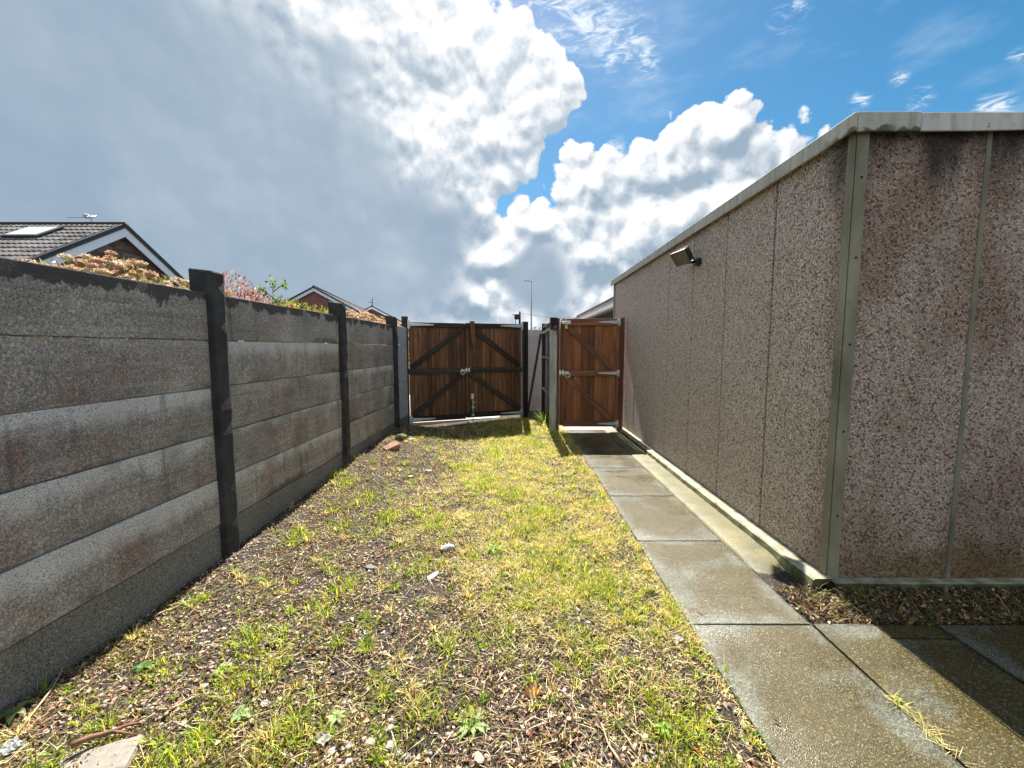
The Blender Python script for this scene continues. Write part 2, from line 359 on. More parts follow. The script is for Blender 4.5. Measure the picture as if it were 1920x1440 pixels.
def m_fascia(g, P, b, out, white=False):
    p = g.pos(); o = g.obj(); fine = g.noise(p, 60, 4, 0.6); st = g.noise(g.mapping(p, scale=(22, 22, 1.5)), 1.0, 4); x, y, z = g.xyz(p)
    if white: col = g.ramp(st, [(0.3, (.44, .44, .40)), (0.6, (.56, .56, .53))])
    else: col = g.ramp(st, [(0.3, (.26, .265, .215)), (0.5, (.42, .42, .36)), (0.8, (.52, .52, .46))])
    col = g.mix(g.sstep(g.noise(p, 13, 3), 0.58, 0.72, 0, 0.35), col, (.22, .22, .16))
    low = g.sstep(g.math('ADD', z, g.math('MULTIPLY_ADD', g.noise(p, 16, 4), 0.11, -0.055)), 2.582, 2.562)
    moss = g.math('MULTIPLY', low, g.sstep(g.noise(p, 4.5, 3), 0.38, 0.5))
    if not white: col = g.mix(g.math('MULTIPLY', moss, g.sstep(y, 2.6, 2.4, 0.10, 0.95)), col, g.mix(fine, (.03, .035, .015), (.10, .11, .05)))
    if white:
        rust = g.sstep(g.math('ABSOLUTE', g.math('SUBTRACT', g.math('ADD', x, g.math('MULTIPLY', fine, 0.012)), 2.732)), 0.02, 0.004)
        col = g.mix(g.math('MULTIPLY', rust, 0.6), col, (.30, .16, .06))
        chip = g.sstep(g.noise(g.mapping(p, scale=(1.7, 1.7, 1.7), loc=(0.4, 0, 0.1)), 12, 3), 0.685, 0.70)
        col = g.mix(g.math('MULTIPLY', chip, 0.8), col, (.12, .14, .17))
    P(col, 0.7, g.bump(fine, 0.2, 0.003))
def m_slab(g, P, b, out, pale=False):
    p = g.pos(); o = g.obj(); rnd = g.rnd(); x, y, z = g.xyz(p)
    off = g.vmath('ADD', p, g.vmath('SCALE', (5.1, 2.7, 0), rnd))
    v = g.voro(p, 230); v2 = g.voro(p, 210); big = g.noise(off, 2.6, 4, 0.6); fine = g.noise(p, 150, 3, 0.7)
    col = g.ramp(big, [(0.3, (.062, .066, .050)), (0.6, (.108, .113, .092))])
    # algae and silt: thick in the worn middle, washed off along the edges
    ox, oy, _ = g.xyz(o)
    e = g.math('MINIMUM', g.math('SUBTRACT', 0.300, g.math('ABSOLUTE', ox)), g.math('SUBTRACT', 0.455, g.math('ABSOLUTE', oy)))
    alg_or_glow = g.math('ADD', g.math('MULTIPLY', g.sstep(e, -0.03, 0.16), 0.66), g.math('MULTIPLY_ADD', g.noise(off, 3.2, 4, 0.55), 2.8, -1.22))
    alg_or_glow = g.math('ADD', alg_or_glow, g.math('MULTIPLY', g.sstep(ox, -0.2, 0.32), 0.22), clamp=True)
    if pale: alg_or_glow = g.math('ADD', alg_or_glow, 0.18, clamp=True)
    acol = g.mix(g.noise(off, 6, 3), (.028, .020, .003), (.066, .050, .008))
    col = g.mix(g.math('MULTIPLY', g.sstep(alg_or_glow, 0.15, 0.85), 0.88), col, acol)
    sp = g.ramp(g.xyz(v.outputs['Color'])[0], [(0.0, .40), (0.45, .9), (0.8, 1.3), (1.0, 2.3)])
    col = g.mix(0.85, col, sp, 'MULTIPLY')
    sp2 = g.xyz(v2.outputs['Color'])
    col = g.mix(g.sstep(sp2[0], 0.90, 0.97, 0, 0.30), col, (.42, .40, .32))
    rim = g.math('MULTIPLY', g.sstep(g.math('ADD', e, g.math('MULTIPLY_ADD', g.noise(p, 24, 4, 0.6), 0.05, -0.025)), 0.012, -0.004), g.sstep(g.noise(off, 7, 3), 0.38, 0.6))
    col = g.mix(g.math('MULTIPLY', rim, 0.8), col, (.030, .032, .014))
    wet = g.sstep(g.noise(off, 2.1, 3), 0.36, 0.62)
    rough = g.math('ADD', g.math('MULTIPLY_ADD', wet, -0.22, 0.46), g.math('MULTIPLY_ADD', sp2[1], 0.22, -0.11))
    h = g.math('ADD', v.outputs['Distance'], g.math('MULTIPLY', fine, 0.7))
    P(col, rough, g.bump(h, 0.42, 0.004), spec=0.22)
def m_strip(g, P, b, out):
    p = g.pos(); big = g.noise(p, 4.2, 4, 0.6); fine = g.noise(p, 110, 4, 0.65)
    col = g.ramp(big, [(0.3, (.030, .034, .010)), (0.5, (.098, .090, .022)), (0.7, (.145, .128, .050))])
    col = g.mix(g.sstep(g.noise(p, 11, 3), 0.52, 0.68, 0, 0.7), col, (.11, .10, .065))
    col = g.mix(g.sstep(fine, 0.5, 0.7, 0, 0.4), col, (.40, .37, .27))
    col = g.mix(g.sstep(g.xyz(g.voro(p, 130).outputs['Color'])[0], 0.25, 0.05, 0, 0.55), col, (.05, .045, .03))
    P(col, 0.6, g.bump(fine, 0.5, 0.006))
def m_plinth(g, P, b, out):
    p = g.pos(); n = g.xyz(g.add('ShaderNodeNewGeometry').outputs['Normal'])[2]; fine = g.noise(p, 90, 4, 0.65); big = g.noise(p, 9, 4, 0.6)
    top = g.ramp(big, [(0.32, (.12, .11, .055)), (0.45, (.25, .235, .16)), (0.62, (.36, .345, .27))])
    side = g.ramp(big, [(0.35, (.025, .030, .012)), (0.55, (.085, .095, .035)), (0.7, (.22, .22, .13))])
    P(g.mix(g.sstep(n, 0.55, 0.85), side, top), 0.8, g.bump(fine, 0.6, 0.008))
def m_soil(g, P, b, out):
    p = g.pos(); big = g.noise(p, 2.5, 4); fine = g.noise(p, 85, 6, 0.7); v = g.voro(p, 120)
    col = g.ramp(fine, [(0.3, (.012, .010, .008)), (0.5, (.038, .030, .024)), (0.7, (.090, .073, .058))])
    col = g.mix(g.sstep(big, 0.45, 0.7, 0, 0.4), col, (.115, .098, .082))
    col = g.mix(g.sstep(g.xyz(v.outputs['Color'])[0], 0.88, 0.95, 0, 0.6), col, (.26, .22, .19))
    P(col, 0.93, g.bump(g.math('ADD', fine, g.math('MULTIPLY', v.outputs['Distance'], 0.6)), 1.0, 0.02))
def m_drive(g, P, b, out):
    p = g.pos(); n = g.noise(p, 2, 4); f = g.noise(p, 60, 4)
    P(g.mix(g.sstep(f, 0.4, 0.7, 0, 0.4), g.ramp(n, [(0.3, (.34, .32, .29)), (0.7, (.46, .44, .41))]), (.22, .2, .18)), 0.6, g.bump(f, 0.4, 0.005))
def m_plain(g, P, b, out, col=(.5, .5, .5), rough=0.6, metal=0.0, var=0.25, scale=20, bump=0.2, spec=0.5):
    p = g.obj(); n = g.noise(p, scale, 4, 0.6)
    c2 = tuple(c * (1 - var) for c in col); c3 = tuple(min(1, c * (1 + var)) for c in col)
    P(g.ramp(n, [(0.3, c2), (0.7, c3)]), rough, g.bump(n, bump, 0.003), metal, spec)
def m_leafcol(g, P, b, out, trans=0.45, rough=0.5, spec=0.3, tint=(1.5, 1.45, .85)):
    a = g.add('ShaderNodeAttribute', attribute_name='Col').outputs['Color']
    P(a, rough, spec=spec)
    tr = g.add('ShaderNodeBsdfTranslucent'); g.put(tr.inputs[0], g.mix(1.0, a, tint, 'MULTIPLY'))
    ms = g.add('ShaderNodeMixShader'); ms.inputs[0].default_value = trans
    g.nt.links.new(b.outputs[0], ms.inputs[1]); g.nt.links.new(tr.outputs[0], ms.inputs[2]); g.nt.links.new(ms.outputs[0], out.inputs[0])
def m_colattr(g, P, b, out, rough=0.8, bumpscale=120, bump=0.4):
    a = g.add('ShaderNodeAttribute', attribute_name='Col').outputs['Color']; n = g.noise(g.pos(), bumpscale, 3, 0.6)
    P(g.mix(0.5, a, g.ramp(n, [(0.3, .6), (0.7, 1.35)]), 'MULTIPLY'), rough, g.bump(n, bump, 0.003))
def m_brickface(g, P, b, out, base=(.10, .045, .035)):
    p = g.obj(); rnd = g.rnd(); n = g.noise(p, 40, 4)
    t = g.ramp(rnd, [(0, .55), (0.5, 1.0), (1, 1.5)])
    P(g.mix(1.0, g.ramp(n, [(0.3, tuple(c * .7 for c in base)), (0.7, tuple(c * 1.3 for c in base))]), t, 'MULTIPLY'), 0.85, g.bump(n, 0.4, 0.004))
def m_brickwall(g, P, b, out, c1=(.16, .055, .04), c2=(.24, .085, .055), mortar=(.22, .2, .18)):
    n = g.add('ShaderNodeTexBrick'); o = g.obj(); x, y, z = g.xyz(o)
    cx = g.add('ShaderNodeCombineXYZ'); g.put(cx.inputs[0], g.math('ADD', x, y)); g.put(cx.inputs[1], z)
    g.put(n.inputs['Vector'], cx.outputs[0]); n.inputs['Scale'].default_value = 1.0
    n.inputs['Brick Width'].default_value = 0.225; n.inputs['Row Height'].default_value = 0.075; n.inputs['Mortar Size'].default_value = 0.008
    g.put(n.inputs['Color1'], c1); g.put(n.inputs['Color2'], c2); g.put(n.inputs['Mortar'], mortar)
    P(n.outputs['Color'], 0.85, g.bump(g.math('SUBTRACT', 1.0, n.outputs['Fac']), 0.5, 0.01))
def m_glass(g, P, b, out, col=(.10, .13, .15)):
    P(col, 0.05, spec=0.8)

# ------------------------------------------------------------------ ground
def xf(y): return -2.0103 + 0.0205 * y            # inner face of the fence boards
def sst(a, b, v):
    t = np.clip((v - a) / (b - a), 0, 1); return t * t * (3 - 2 * t)
_gn = rng.random((3, 64, 64))
def vnoise(x, y, scale, k=0):
    u = np.asarray(x) * scale + 100.3; v = np.asarray(y) * scale + 57.7
    iu = np.floor(u).astype(int); iv = np.floor(v).astype(int); fu = u - iu; fv = v - iv
    fu = fu * fu * (3 - 2 * fu); fv = fv * fv * (3 - 2 * fv); T = _gn[k]
    a = T[iu % 64, iv % 64]; b_ = T[(iu + 1) % 64, iv % 64]; c = T[iu % 64, (iv + 1) % 64]; d_ = T[(iu + 1) % 64, (iv + 1) % 64]
    return (a * (1 - fu) + b_ * fu) * (1 - fv) + (c * (1 - fu) + d_ * fu) * fv
def fbm(x, y, scale, k=0):
    return vnoise(x, y, scale, k) * .55 + vnoise(x, y, scale * 2.1, (k + 1) % 3) * .28 + vnoise(x, y, scale * 4.3, (k + 2) % 3) * .17
def gz(x, y):
    x = np.asarray(x, float); y = np.asarray(y, float)
    dx = x - xf(y)
    bank = np.clip(0.044 * (y - 2.5), 0, 0.15) * np.exp(-(dx / 0.75) ** 2) * sst(7.3, 6.6, y)
    yard = sst(0.95, 0.84, x) * sst(-2.4, -2.0, x) * sst(8.3, 7.6, y) * sst(0.0, 0.6, y)
    z = -0.022 + bank + yard * (0.034 * (fbm(x, y, 1.7) - .35) + 0.022 * (fbm(x, y, 6.5, 1) - .5) + 0.010 * (fbm(x, y, 23, 2) - .5))
    z = z + sst(6.2, 7.6, y) * sst(-1.6, 0.1, x) * sst(0.9, 0.5, x) * 0.06
    return z
def build_ground():
    def axis(lo, hi, step, far):
        a = np.arange(lo, hi + 1e-6, step)
        ext = np.array([0.3, 0.8, 1.8, 4, 9, 20, 45, 100, 240, far])
        return np.concatenate([(lo - ext)[::-1], a, hi + ext])
    X = axis(-2.15, 3.0, 0.022, 900); Y = axis(0.55, 8.4, 0.030, 900)
    gx, gy = np.meshgrid(X, Y, indexing='ij'); z = gz(gx, gy)
    far = (np.abs(gx) > 5) | (gy > 10) | (gy < -1); z = np.where(far, -0.03, z)
    # keep the soil under the paving
    pav = (gx > 0.86) & (gx < 3.2) & (gy < 8.5); z = np.where(pav, np.minimum(z, -0.022), z)
    V = np.stack([gx, gy, z], -1).reshape(-1, 3); nx, ny = gx.shape
    i, j = np.meshgrid(np.arange(nx - 1), np.arange(ny - 1), indexing='ij'); a = (i * ny + j).ravel()
    T = np.concatenate([np.stack([a, a + ny, a + ny + 1], 1), np.stack([a, a + ny + 1, a + 1], 1)])
    o = link('ground', np_mesh('ground', V, T, smooth=True), material('soil', m_soil)); tag(o, kind='structure')
build_ground()

# concrete drive beyond the double gate, and the sunlit back lane beyond the side gate
def sheet(name, poly, z, mat):
    bm = bmesh.new(); top = [bm.verts.new((x, y, z)) for x, y in poly]; bot = [bm.verts.new((x, y, z - 0.06)) for x, y in poly]
    bm.faces.new(top)
    n = len(poly)
    for i in range(n): bm.faces.new((top[i], bot[i], bot[(i + 1) % n], top[(i + 1) % n]))
    bmesh.ops.recalc_face_normals(bm, faces=bm.faces[:])
    o = link(name, bm_mesh(bm, name), mat); tag(o, kind='structure'); return o
sheet('driveway', [(-1.80, 7.50), (0.12, 8.26), (0.16, 8.72), (-1.78, 12.0), (-7, 12.0), (-7, 7.50)], 0.030, material('drive', m_drive))
sheet('back_lane', [(0.72, 7.00), (1.74, 7.00), (1.74, 9.4), (9, 9.4), (9, 12.4), (-1.5, 12.4), (0.30, 9.0), (0.72, 9.0)], -0.004, material('drive', m_drive))

# ------------------------------------------------------------------ paved path: slabs are parts of it
path = empty('path', (0, 0, 0)); tag(path, kind='structure')
slab_m = material('slab', m_slab)
def slab(x0, x1, y0, y1, zt, seed, tilt=0.0, mat=slab_m):
    cx, cy = (x0 + x1) / 2, (y0 + y1) / 2
    me = rough_box(x0 - cx, x1 - cx, y0 - cy, y1 - cy, -0.05, 0.0, 1, 14, 0.0022, 0.004, seed, 7.0, 2, 'slab')
    o = link('slab', me, mat, path); o.location = (cx, cy, zt); o.rotation_euler = (tilt, tilt * 0.6, 0); return o
YS = 1.9912
for k in range(-2, 6):
    y0 = YS + .914 * (k) + 0.004; y1 = YS + .914 * (k + 1) - 0.004
    if k == 5: y1 = 7.0
    x1 = 1.512 + random.uniform(-.006, .006); x0 = 0.897 + random.uniform(-.008, .008)
    slab(x0, x1, y0, y1, random.uniform(-.002, .003), 20 + k, random.uniform(-.003, .003))
# small paving beside the garage front
slab(1.520, 1.822, 1.05, 1.992, 0.002, 41, 0.002)
slab(1.520, 1.822, 0.10, 1.042, -0.001, 42)
slab(1.832, 2.135, 1.905, 1.992, -0.003, 43)
slab(1.832, 2.135, 0.98, 1.896, -0.004, 44, -0.002)
slab(2.145, 2.75, 1.20, 1.990, 0.001, 45)
slab(2.145, 2.75, 0.30, 1.19, -0.002, 46)
slab(2.76, 3.37, 1.20, 1.990, 0.0, 47)
# poured concrete margin between the slabs and the garage
bm = bmesh.new()
ys = np.arange(2.30, 7.05, 0.04)
rows = []
for y in ys:
    wob = 0.012 * mnoise.noise(Vector((0, y * 4, 3))) + 0.006 * mnoise.noise(Vector((5, y * 17, 3)))
    xs = [1.516, 1.52 + wob * .3, 1.56 + wob, 1.62, 1.68, 1.745]
    zz = [-0.03, -0.004, 0.006, 0.009, 0.008, 0.006]
    if y < 2.75: zz = [z_ - 0.075 * ((2.75 - y) / 0.45) ** 1.5 * (1 + 0.5 * mnoise.noise(Vector((i_ * 3, y * 14, 0)))) for i_, z_ in enumerate(zz)]
    rows.append([bm.verts.new((x, y, z + 0.004 * mnoise.noise(Vector((x * 20, y * 9, 1))) * (i > 0))) for i, (x, z) in enumerate(zip(xs, zz))])
for a, b_ in zip(rows[:-1], rows[1:]):
    for i in range(5): bm.faces.new((a[i], a[i + 1], b_[i + 1], b_[i]))
link('concrete_margin', bm_mesh(bm, 'margin', True), material('strip', m_strip), path)

# ------------------------------------------------------------------ concrete fence
fence = empty('concrete_fence', (-1.96, 2.64, 0)); tag(fence, 'weathered grey concrete panel fence with black posts on the left', 'fence')
FT, BH, SP, Y1 = 1.7541, 0.305, 1.8759, 2.6367
fang = math.atan(0.0205)
m_board = material('fence_board', m_fence_board); m_topb = material('fence_board_top', m_fence_board, top=True)
m_grav = material('fence_gravel_board', m_fence_board, gravel=True); m_pale = material('fence_board_pale', m_fence_board, pale=True)
def local(o, parent, wm):
    o.parent = parent; o.matrix_parent_inverse = Matrix.Identity(4)
    o.matrix_local = Matrix.Translation(-parent.location) @ wm
def board(y0, y1, zc, mat, name, seed, dx=0.0, h=BH, tilt=0.0):
    L = y1 - y0
    me = rough_box(-0.048, 0, -L / 2, L / 2, -h / 2 + 0.003, h / 2 - 0.003, 1, 22, 0.0028, 0.005, seed, 6.0, 2, 'board')
    o = link(name, me, mat); yc = (y0 + y1) / 2
    local(o, fence, Matrix.Translation((xf(yc) + dx, yc, zc)) @ Matrix.Rotation(-fang, 4, 'Z') @ Matrix.Rotation(tilt, 4, 'Y'))
    return o
def fpost(yc, seed, ztop=1.905):
    X0, X1 = -0.105, 0.048; Yh = 0.056
    me = rough_box(X0, X1, -Yh, Yh, -0.25, ztop, 2, 26, 0.005, 0.012, seed, 11.0, 2, 'post')
    for v in me.vertices:
        if v.co.z > ztop - 0.05: v.co.z += -0.025 * (v.co.x - X0) / 0.17 + 0.006 * math.sin(v.co.y * 90 + seed)
    o = link('post', me, material('black_post', m_post))
    local(o, fence, Matrix.Translation((xf(yc), yc, 0)) @ Matrix.Rotation(-fang, 4, 'Z'))
posts = [Y1 + 0.056 + SP * k for k in range(-2, 3)]
for i, yc in enumerate(posts): fpost(yc, i + 3, [1.9, 1.9, 1.905, 1.90, 1.895][i])
random.seed(5)
for k in range(-1, 3):
    y0 = posts[k + 1] + 0.040; y1 = posts[k + 2] - 0.040
    for j in range(6):
        m = m_topb if j == 0 else (m_grav if j == 5 else m_board)
        board(y0, y1, FT - BH * (j + .5), m, 'fence_board', k * 7 + j + 11, random.uniform(-.004, .003) - (0.006 if j == 5 else 0), BH, random.uniform(-.006, .006))
# short paler bay up against the gate post
for j in range(6):
    board(posts[4] + 0.04, 7.14, FT - BH * (j + .5), m_pale if j < 5 else m_grav, 'fence_board', 60 + j, 0.004)

# ------------------------------------------------------------------ gates
w_dark = material('gate_wood_dark', m_wood, dark=(.045, .020, .010), mid=(.165, .072, .033), light=(.36, .185, .085), weather=0.6)
w_black = material('gate_wood_black', m_wood, dark=(.010, .009, .008), mid=(.026, .022, .019), light=(.075, .066, .056), weather=0.3)
w_red = material('gate_wood_red', m_wood, dark=(.11, .038, .015), mid=(.29, .112, .045), light=(.44, .20, .088), weather=0.32)
w_frame = material('gate_frame_red', m_wood, dark=(.075, .030, .017), mid=(.19, .080, .045), light=(.32, .155, .090), weather=0.25)
galv = material('galvanised', m_plain, col=(.62, .66, .70), rough=0.42, metal=0.55, var=0.2)
zinc = material('bright_zinc', m_plain, col=(.78, .80, .78), rough=0.35, metal=0.35, var=0.12)
brass = material('brass', m_plain, col=(.62, .48, .22), rough=0.35, metal=0.8)
def place(o, org, dx, dz=0.0):      # local x along dx (unit, horizontal), local -y toward the viewer
    ang = math.atan2(dx[1], dx[0]); o.location = (org[0], org[1], dz); o.rotation_euler = (0, 0, ang)
def plank_set(root, x0, x1, z0, z1, n, mat, thick=0.020, seedo=0, gap=0.004):
    pw = (x1 - x0) / n
    for i in range(n):
        a = x0 + pw * i + gap / 2; b_ = x0 + pw * (i + 1) - gap / 2
        cx = (a + b_) / 2
        me = rough_box(a - cx, b_ - cx, 0, thick, z0, z1 + random.uniform(-.004, .002), 2, 8, 0.0010, 0.003, seedo + i, 5.0, 1, 'plank')
        if i < n - 1:                                    # tongue that closes the groove
            bm = bmesh.new(); bm.from_mesh(me); add_box(bm, b_ - cx - .003, b_ - cx + gap + .003, .009, .015, z0 + .004, z1 - .006); bm.to_mesh(me); bm.free()
        o = link('plank', me, mat, root); o.location = (cx, random.uniform(-.0012, .0012), 0)
def rail(root, x0, x1, z0, z1, mat, name='rail', y0=-0.036, y1=-0.0025, seed=0):
    cx = (x0 + x1) / 2; cz = (z0 + z1) / 2; L = x1 - x0; H = z1 - z0
    # modelled upright (grain runs along local z) and laid over
    me = rough_box(-H / 2, H / 2, y0, y1, -L / 2, L / 2, 2, 12, 0.0015, 0.004, seed, 5.0, 1, name)
    o = link(name, me, mat, root); o.location = (cx, 0, cz); o.rotation_euler = (0, R(90), 0); return o
def brace(root, xa, za, xb, zb, wdt, mat, y0=-0.033, y1=-0.003, seed=0):
    L = math.hypot(xb - xa, zb - za); ang = math.atan2(xb - xa, zb - za)
    me = rough_box(-wdt / 2, wdt / 2, y0, y1, -L / 2, L / 2, 2, 12, 0.0015, 0.004, seed, 5.0, 1, 'brace')
    o = link('brace', me, mat, root); o.location = ((xa + xb) / 2, 0, (za + zb) / 2); o.rotation_euler = (0, ang, 0); return o
def strap_hinge(root, x, z, length, hgt, sgn, y=-0.042, plate=0.075):
    poly = [(0, -hgt / 2), (0, hgt / 2), (sgn * length * .97, hgt * .16), (sgn * length, 0), (sgn * length * .97, -hgt * .16)]
    o = link('strap_hinge', prism_mesh(poly, y, y + 0.006), galv, root); o.location = (x, 0, z)
    pl = link('hinge_plate', box_mesh(-0.020, 0.020, y - 0.002, y + 0.006, -plate, plate, 0.002), galv, o); pl.location = (-sgn * 0.022, 0, 0)
    kn = link('hinge_knuckle', tube_mesh([(0, y - 0.006, -plate * .8), (0, y - 0.006, plate * .8)], 0.009, 10), galv, o)
    for q in (0.25, 0.5, 0.75):
        bo = link('bolt', tube_mesh([(0, y - 0.006, 0), (0, y + 0.001, 0)], 0.006, 8), galv, o); bo.location = (sgn * length * q, 0, 0)
def ring_latch(root, x, z, sgn, y=-0.040):
    pl = link('latch_plate', tube_mesh([(0, y - 0.004, 0), (0, y + 0.003, 0)], 0.030, 20), zinc, root); pl.location = (x, 0, z)
    pts = [(0.040 * math.cos(t), y - 0.018, -0.026 + 0.040 * math.sin(t)) for t in np.linspace(0, 2 * math.pi, 25)]
    rg = link('latch_ring', tube_mesh(pts, 0.0065, 8), zinc, root); rg.location = (x, 0, z)
    bar = link('latch_bar', box_mesh(0, sgn * 0.13, y - 0.008, y, -0.009, 0.009, 0.002), zinc, root); bar.location = (x, 0, z + 0.012)
    st = link('latch_staple', box_mesh(-0.012, 0.012, y - 0.014, y + 0.003, -0.042, 0.042, 0.003), zinc, root); st.location = (x + sgn * 0.075, 0, z + 0.010)
    ct = link('latch_catch', box_mesh(-0.016, 0.016, y - 0.014, y + 0.003, -0.034, 0.040, 0.004), zinc, root); ct.location = (x + sgn * 0.125, 0, z + 0.006)
P0 = Vector((-1.85, 7.20)); P1 = Vector((0.14, 8.00)); gd = (P1 - P0).normalized(); GL = (P1 - P0).length
LW = GL * 0.476 - 0.004; RW = GL - LW - 0.008
random.seed(21)
# left leaf, hinged on the left
gl = empty('gate_leaf'); place(gl, P0, gd); tag(gl, 'left leaf of the dark brown wooden double gate, with the ring latch', 'gate', 'leaves of the double gate')
ZB, ZT, ZM = 0.10, 1.845, 0.985
plank_set(gl, 0.01, LW - 0.002, ZB, ZT - 0.055, 13, w_dark, seedo=100)
rail(gl, 0.0, LW - 0.002, ZT - 0.080, ZT, w_black, seed=1); rail(gl, 0.0, LW - 0.002, ZM - 0.048, ZM + 0.048, w_black, seed=2); rail(gl, 0.0, LW - 0.002, ZB - 0.01, ZB + 0.085, w_black, seed=3)
brace(gl, 0.055, ZM + 0.072, LW - 0.05, ZT - 0.098, 0.088, w_black, seed=4); brace(gl, 0.075, ZB + 0.115, LW - 0.06, ZM - 0.070, 0.088, w_black, seed=5)
strap_hinge(gl, 0.03, ZT - 0.038, 0.42, 0.058, 1); strap_hinge(gl, 0.03, ZB + 0.036, 0.42, 0.058, 1)
ring_latch(gl, LW - 0.065, ZM, 1)
ms_ = link('meeting_strip', rough_box(LW - 0.045, LW + 0.045, 0.026, 0.045, ZB + 0.02, ZT - 0.02, 2, 10, 0.001, 0.003, 9, 5, 1), w_black, gl)
# right leaf, hinged on the right
gr = empty('gate_leaf'); place(gr, P0 + gd * (LW + 0.008), gd); tag(gr, 'right leaf of the dark brown wooden double gate, with the drop bolt', 'gate', 'leaves of the double gate')
ZT2 = 1.852; ZB2 = 0.115
plank_set(gr, 0.002, RW - 0.01, ZB2, ZT2 - 0.055, 14, w_dark, seedo=140)
rail(gr, 0.0, RW, ZT2 - 0.080, ZT2, w_black, seed=6); rail(gr, 0.0, RW, ZM - 0.034, ZM + 0.050, w_black, seed=7); rail(gr, 0.0, RW, ZB2 - 0.01, ZB2 + 0.085, w_black, seed=8)
brace(gr, 0.12, ZT2 - 0.098, RW - 0.055, ZM + 0.075, 0.088, w_black, seed=9); brace(gr, 0.06, ZM - 0.058, RW - 0.055, ZB2 + 0.115, 0.088, w_black, seed=10)
strap_hinge(gr, RW - 0.03, ZT2 - 0.038, 0.42, 0.058, -1); strap_hinge(gr, RW - 0.03, ZB2 + 0.038, 0.42, 0.058, -1)
blk = link('stop_block', rough_box(-0.042, 0.042, -0.085, -0.038, -0.24, 0.20, 2, 8, 0.002, 0.006, 3, 6, 1), w_dark, gr); blk.location = (0.125, 0, ZT2 - 0.165); blk.rotation_euler = (0, R(-4), 0)
bb = link('bolt_block', rough_box(-0.045, 0.045, -0.036, -0.003, -0.16, 0.16, 2, 6, 0.0015, 0.004, 5, 6, 1), w_dark, gr); bb.location = (0.105, 0, 0.56)
kp = link('bolt_keeper', box_mesh(-0.026, 0.026, -0.058, -0.037, -0.05, 0.05, 0.005), zinc, gr); kp.location = (0.110, 0, 0.505)
db = link('drop_bolt', tube_mesh([(0, -0.060, 0.03), (0, -0.060, 0.44)], 0.008, 8), galv, gr); db.location = (0.118, 0, 0.0)
hd = link('handle', tube_mesh([(0, -0.060, 0), (0.025, -0.075, 0.004), (0.06, -0.078, -0.012)], 0.006, 8), galv, db); hd.location = (0, 0, 0.40)
for zz in (0.30, 0.16):
    b2 = link('bolt_bracket', box_mesh(-0.026, 0.026, -0.072, -0.037, -0.016, 0.016, 0.003), galv, gr); b2.location = (0.118, 0, zz)
# timber posts of the double gate
def gate_post(x, y, ztop, label, mat=w_black, s=0.05, seed=0):
    o = link('gate_post', rough_box(-s, s, -s, s, -0.3, ztop, 2, 20, 0.003, 0.007, seed, 6.0, 1), mat); o.location = (x, y, 0); o.rotation_euler = (0, 0, math.atan2(gd.y, gd.x)); tag(o, label, 'gate post', 'posts of the double gate')
gate_post(P0.x - 0.050, P0.y - 0.012, 1.945, 'dark timber gate post between the concrete fence and the double gate', seed=31)
gate_post(P1.x + 0.062, P1.y + 0.028, 1.905, 'dark timber gate post on the right of the double gate, by the blue-grey wall', seed=32)

# side gate
SGY = 6.80
sg = empty('side_gate', (0.745, SGY, 0)); tag(sg, 'reddish brown wooden side gate across the slab path beside the garage', 'gate')
SW = 0.970
plank_set(sg, 0.002, SW - 0.052, 0.11, 1.845, 8, w_red, seedo=200)
for k, (za, zb) in enumerate(((1.765, 1.872), (0.940, 1.035), (0.095, 0.200))):
    rail(sg, 0.062 if k else 0.030, SW - 0.020, za, zb, w_frame, seed=210 + k)
    strap_hinge(sg, SW - 0.035, (za + zb) / 2, 0.31, 0.055, -1, plate=0.055)
for x0, x1 in ((SW - 0.050, SW),):
    st = link('stile', rough_box(x0, x1, -0.034, 0.022, 0.085, 1.878, 2, 14, 0.0015, 0.004, 61, 5, 1), w_frame, sg)
brace(sg, 0.115, 1.735, SW - 0.115, 1.065, 0.092, w_frame, seed=220); brace(sg, 0.115, 0.915, SW - 0.115, 0.225, 0.092, w_frame, seed=221)
ring_latch(sg, 0.125, 0.985, -1)
tb = link('tower_bolt', box_mesh(0.0, 0.13, -0.046, -0.037, -0.026, 0.026, 0.002), zinc, sg); tb.location = (0.035, 0, 1.815)
tr = link('bolt_bar', tube_mesh([(-0.05, -0.054, 0), (0.10, -0.054, 0)], 0.008, 8), zinc, tb)
tk = link('staple', box_mesh(-0.050, -0.030, -0.064, -0.037, -0.034, 0.034, 0.003), zinc, tb)
hs_ = link('hasp', box_mesh(0.045, 0.062, -0.066, -0.037, -0.04, 0.04, 0.003), zinc, tb)
pad = link('padlock', box_mesh(-0.024, 0.024, -0.070, -0.046, -0.055, -0.002, 0.006, 2), brass); local(pad, sg, Matrix.Translation(sg.location) @ Matrix.Translation((0.095, 0, 1.765)))
link('shackle', tube_mesh([(-0.014, -0.058, -0.01), (-0.014, -0.058, 0.022), (0, -0.058, 0.034), (0.014, -0.058, 0.022), (0.014, -0.058, -0.01)], 0.004, 8), zinc, pad)
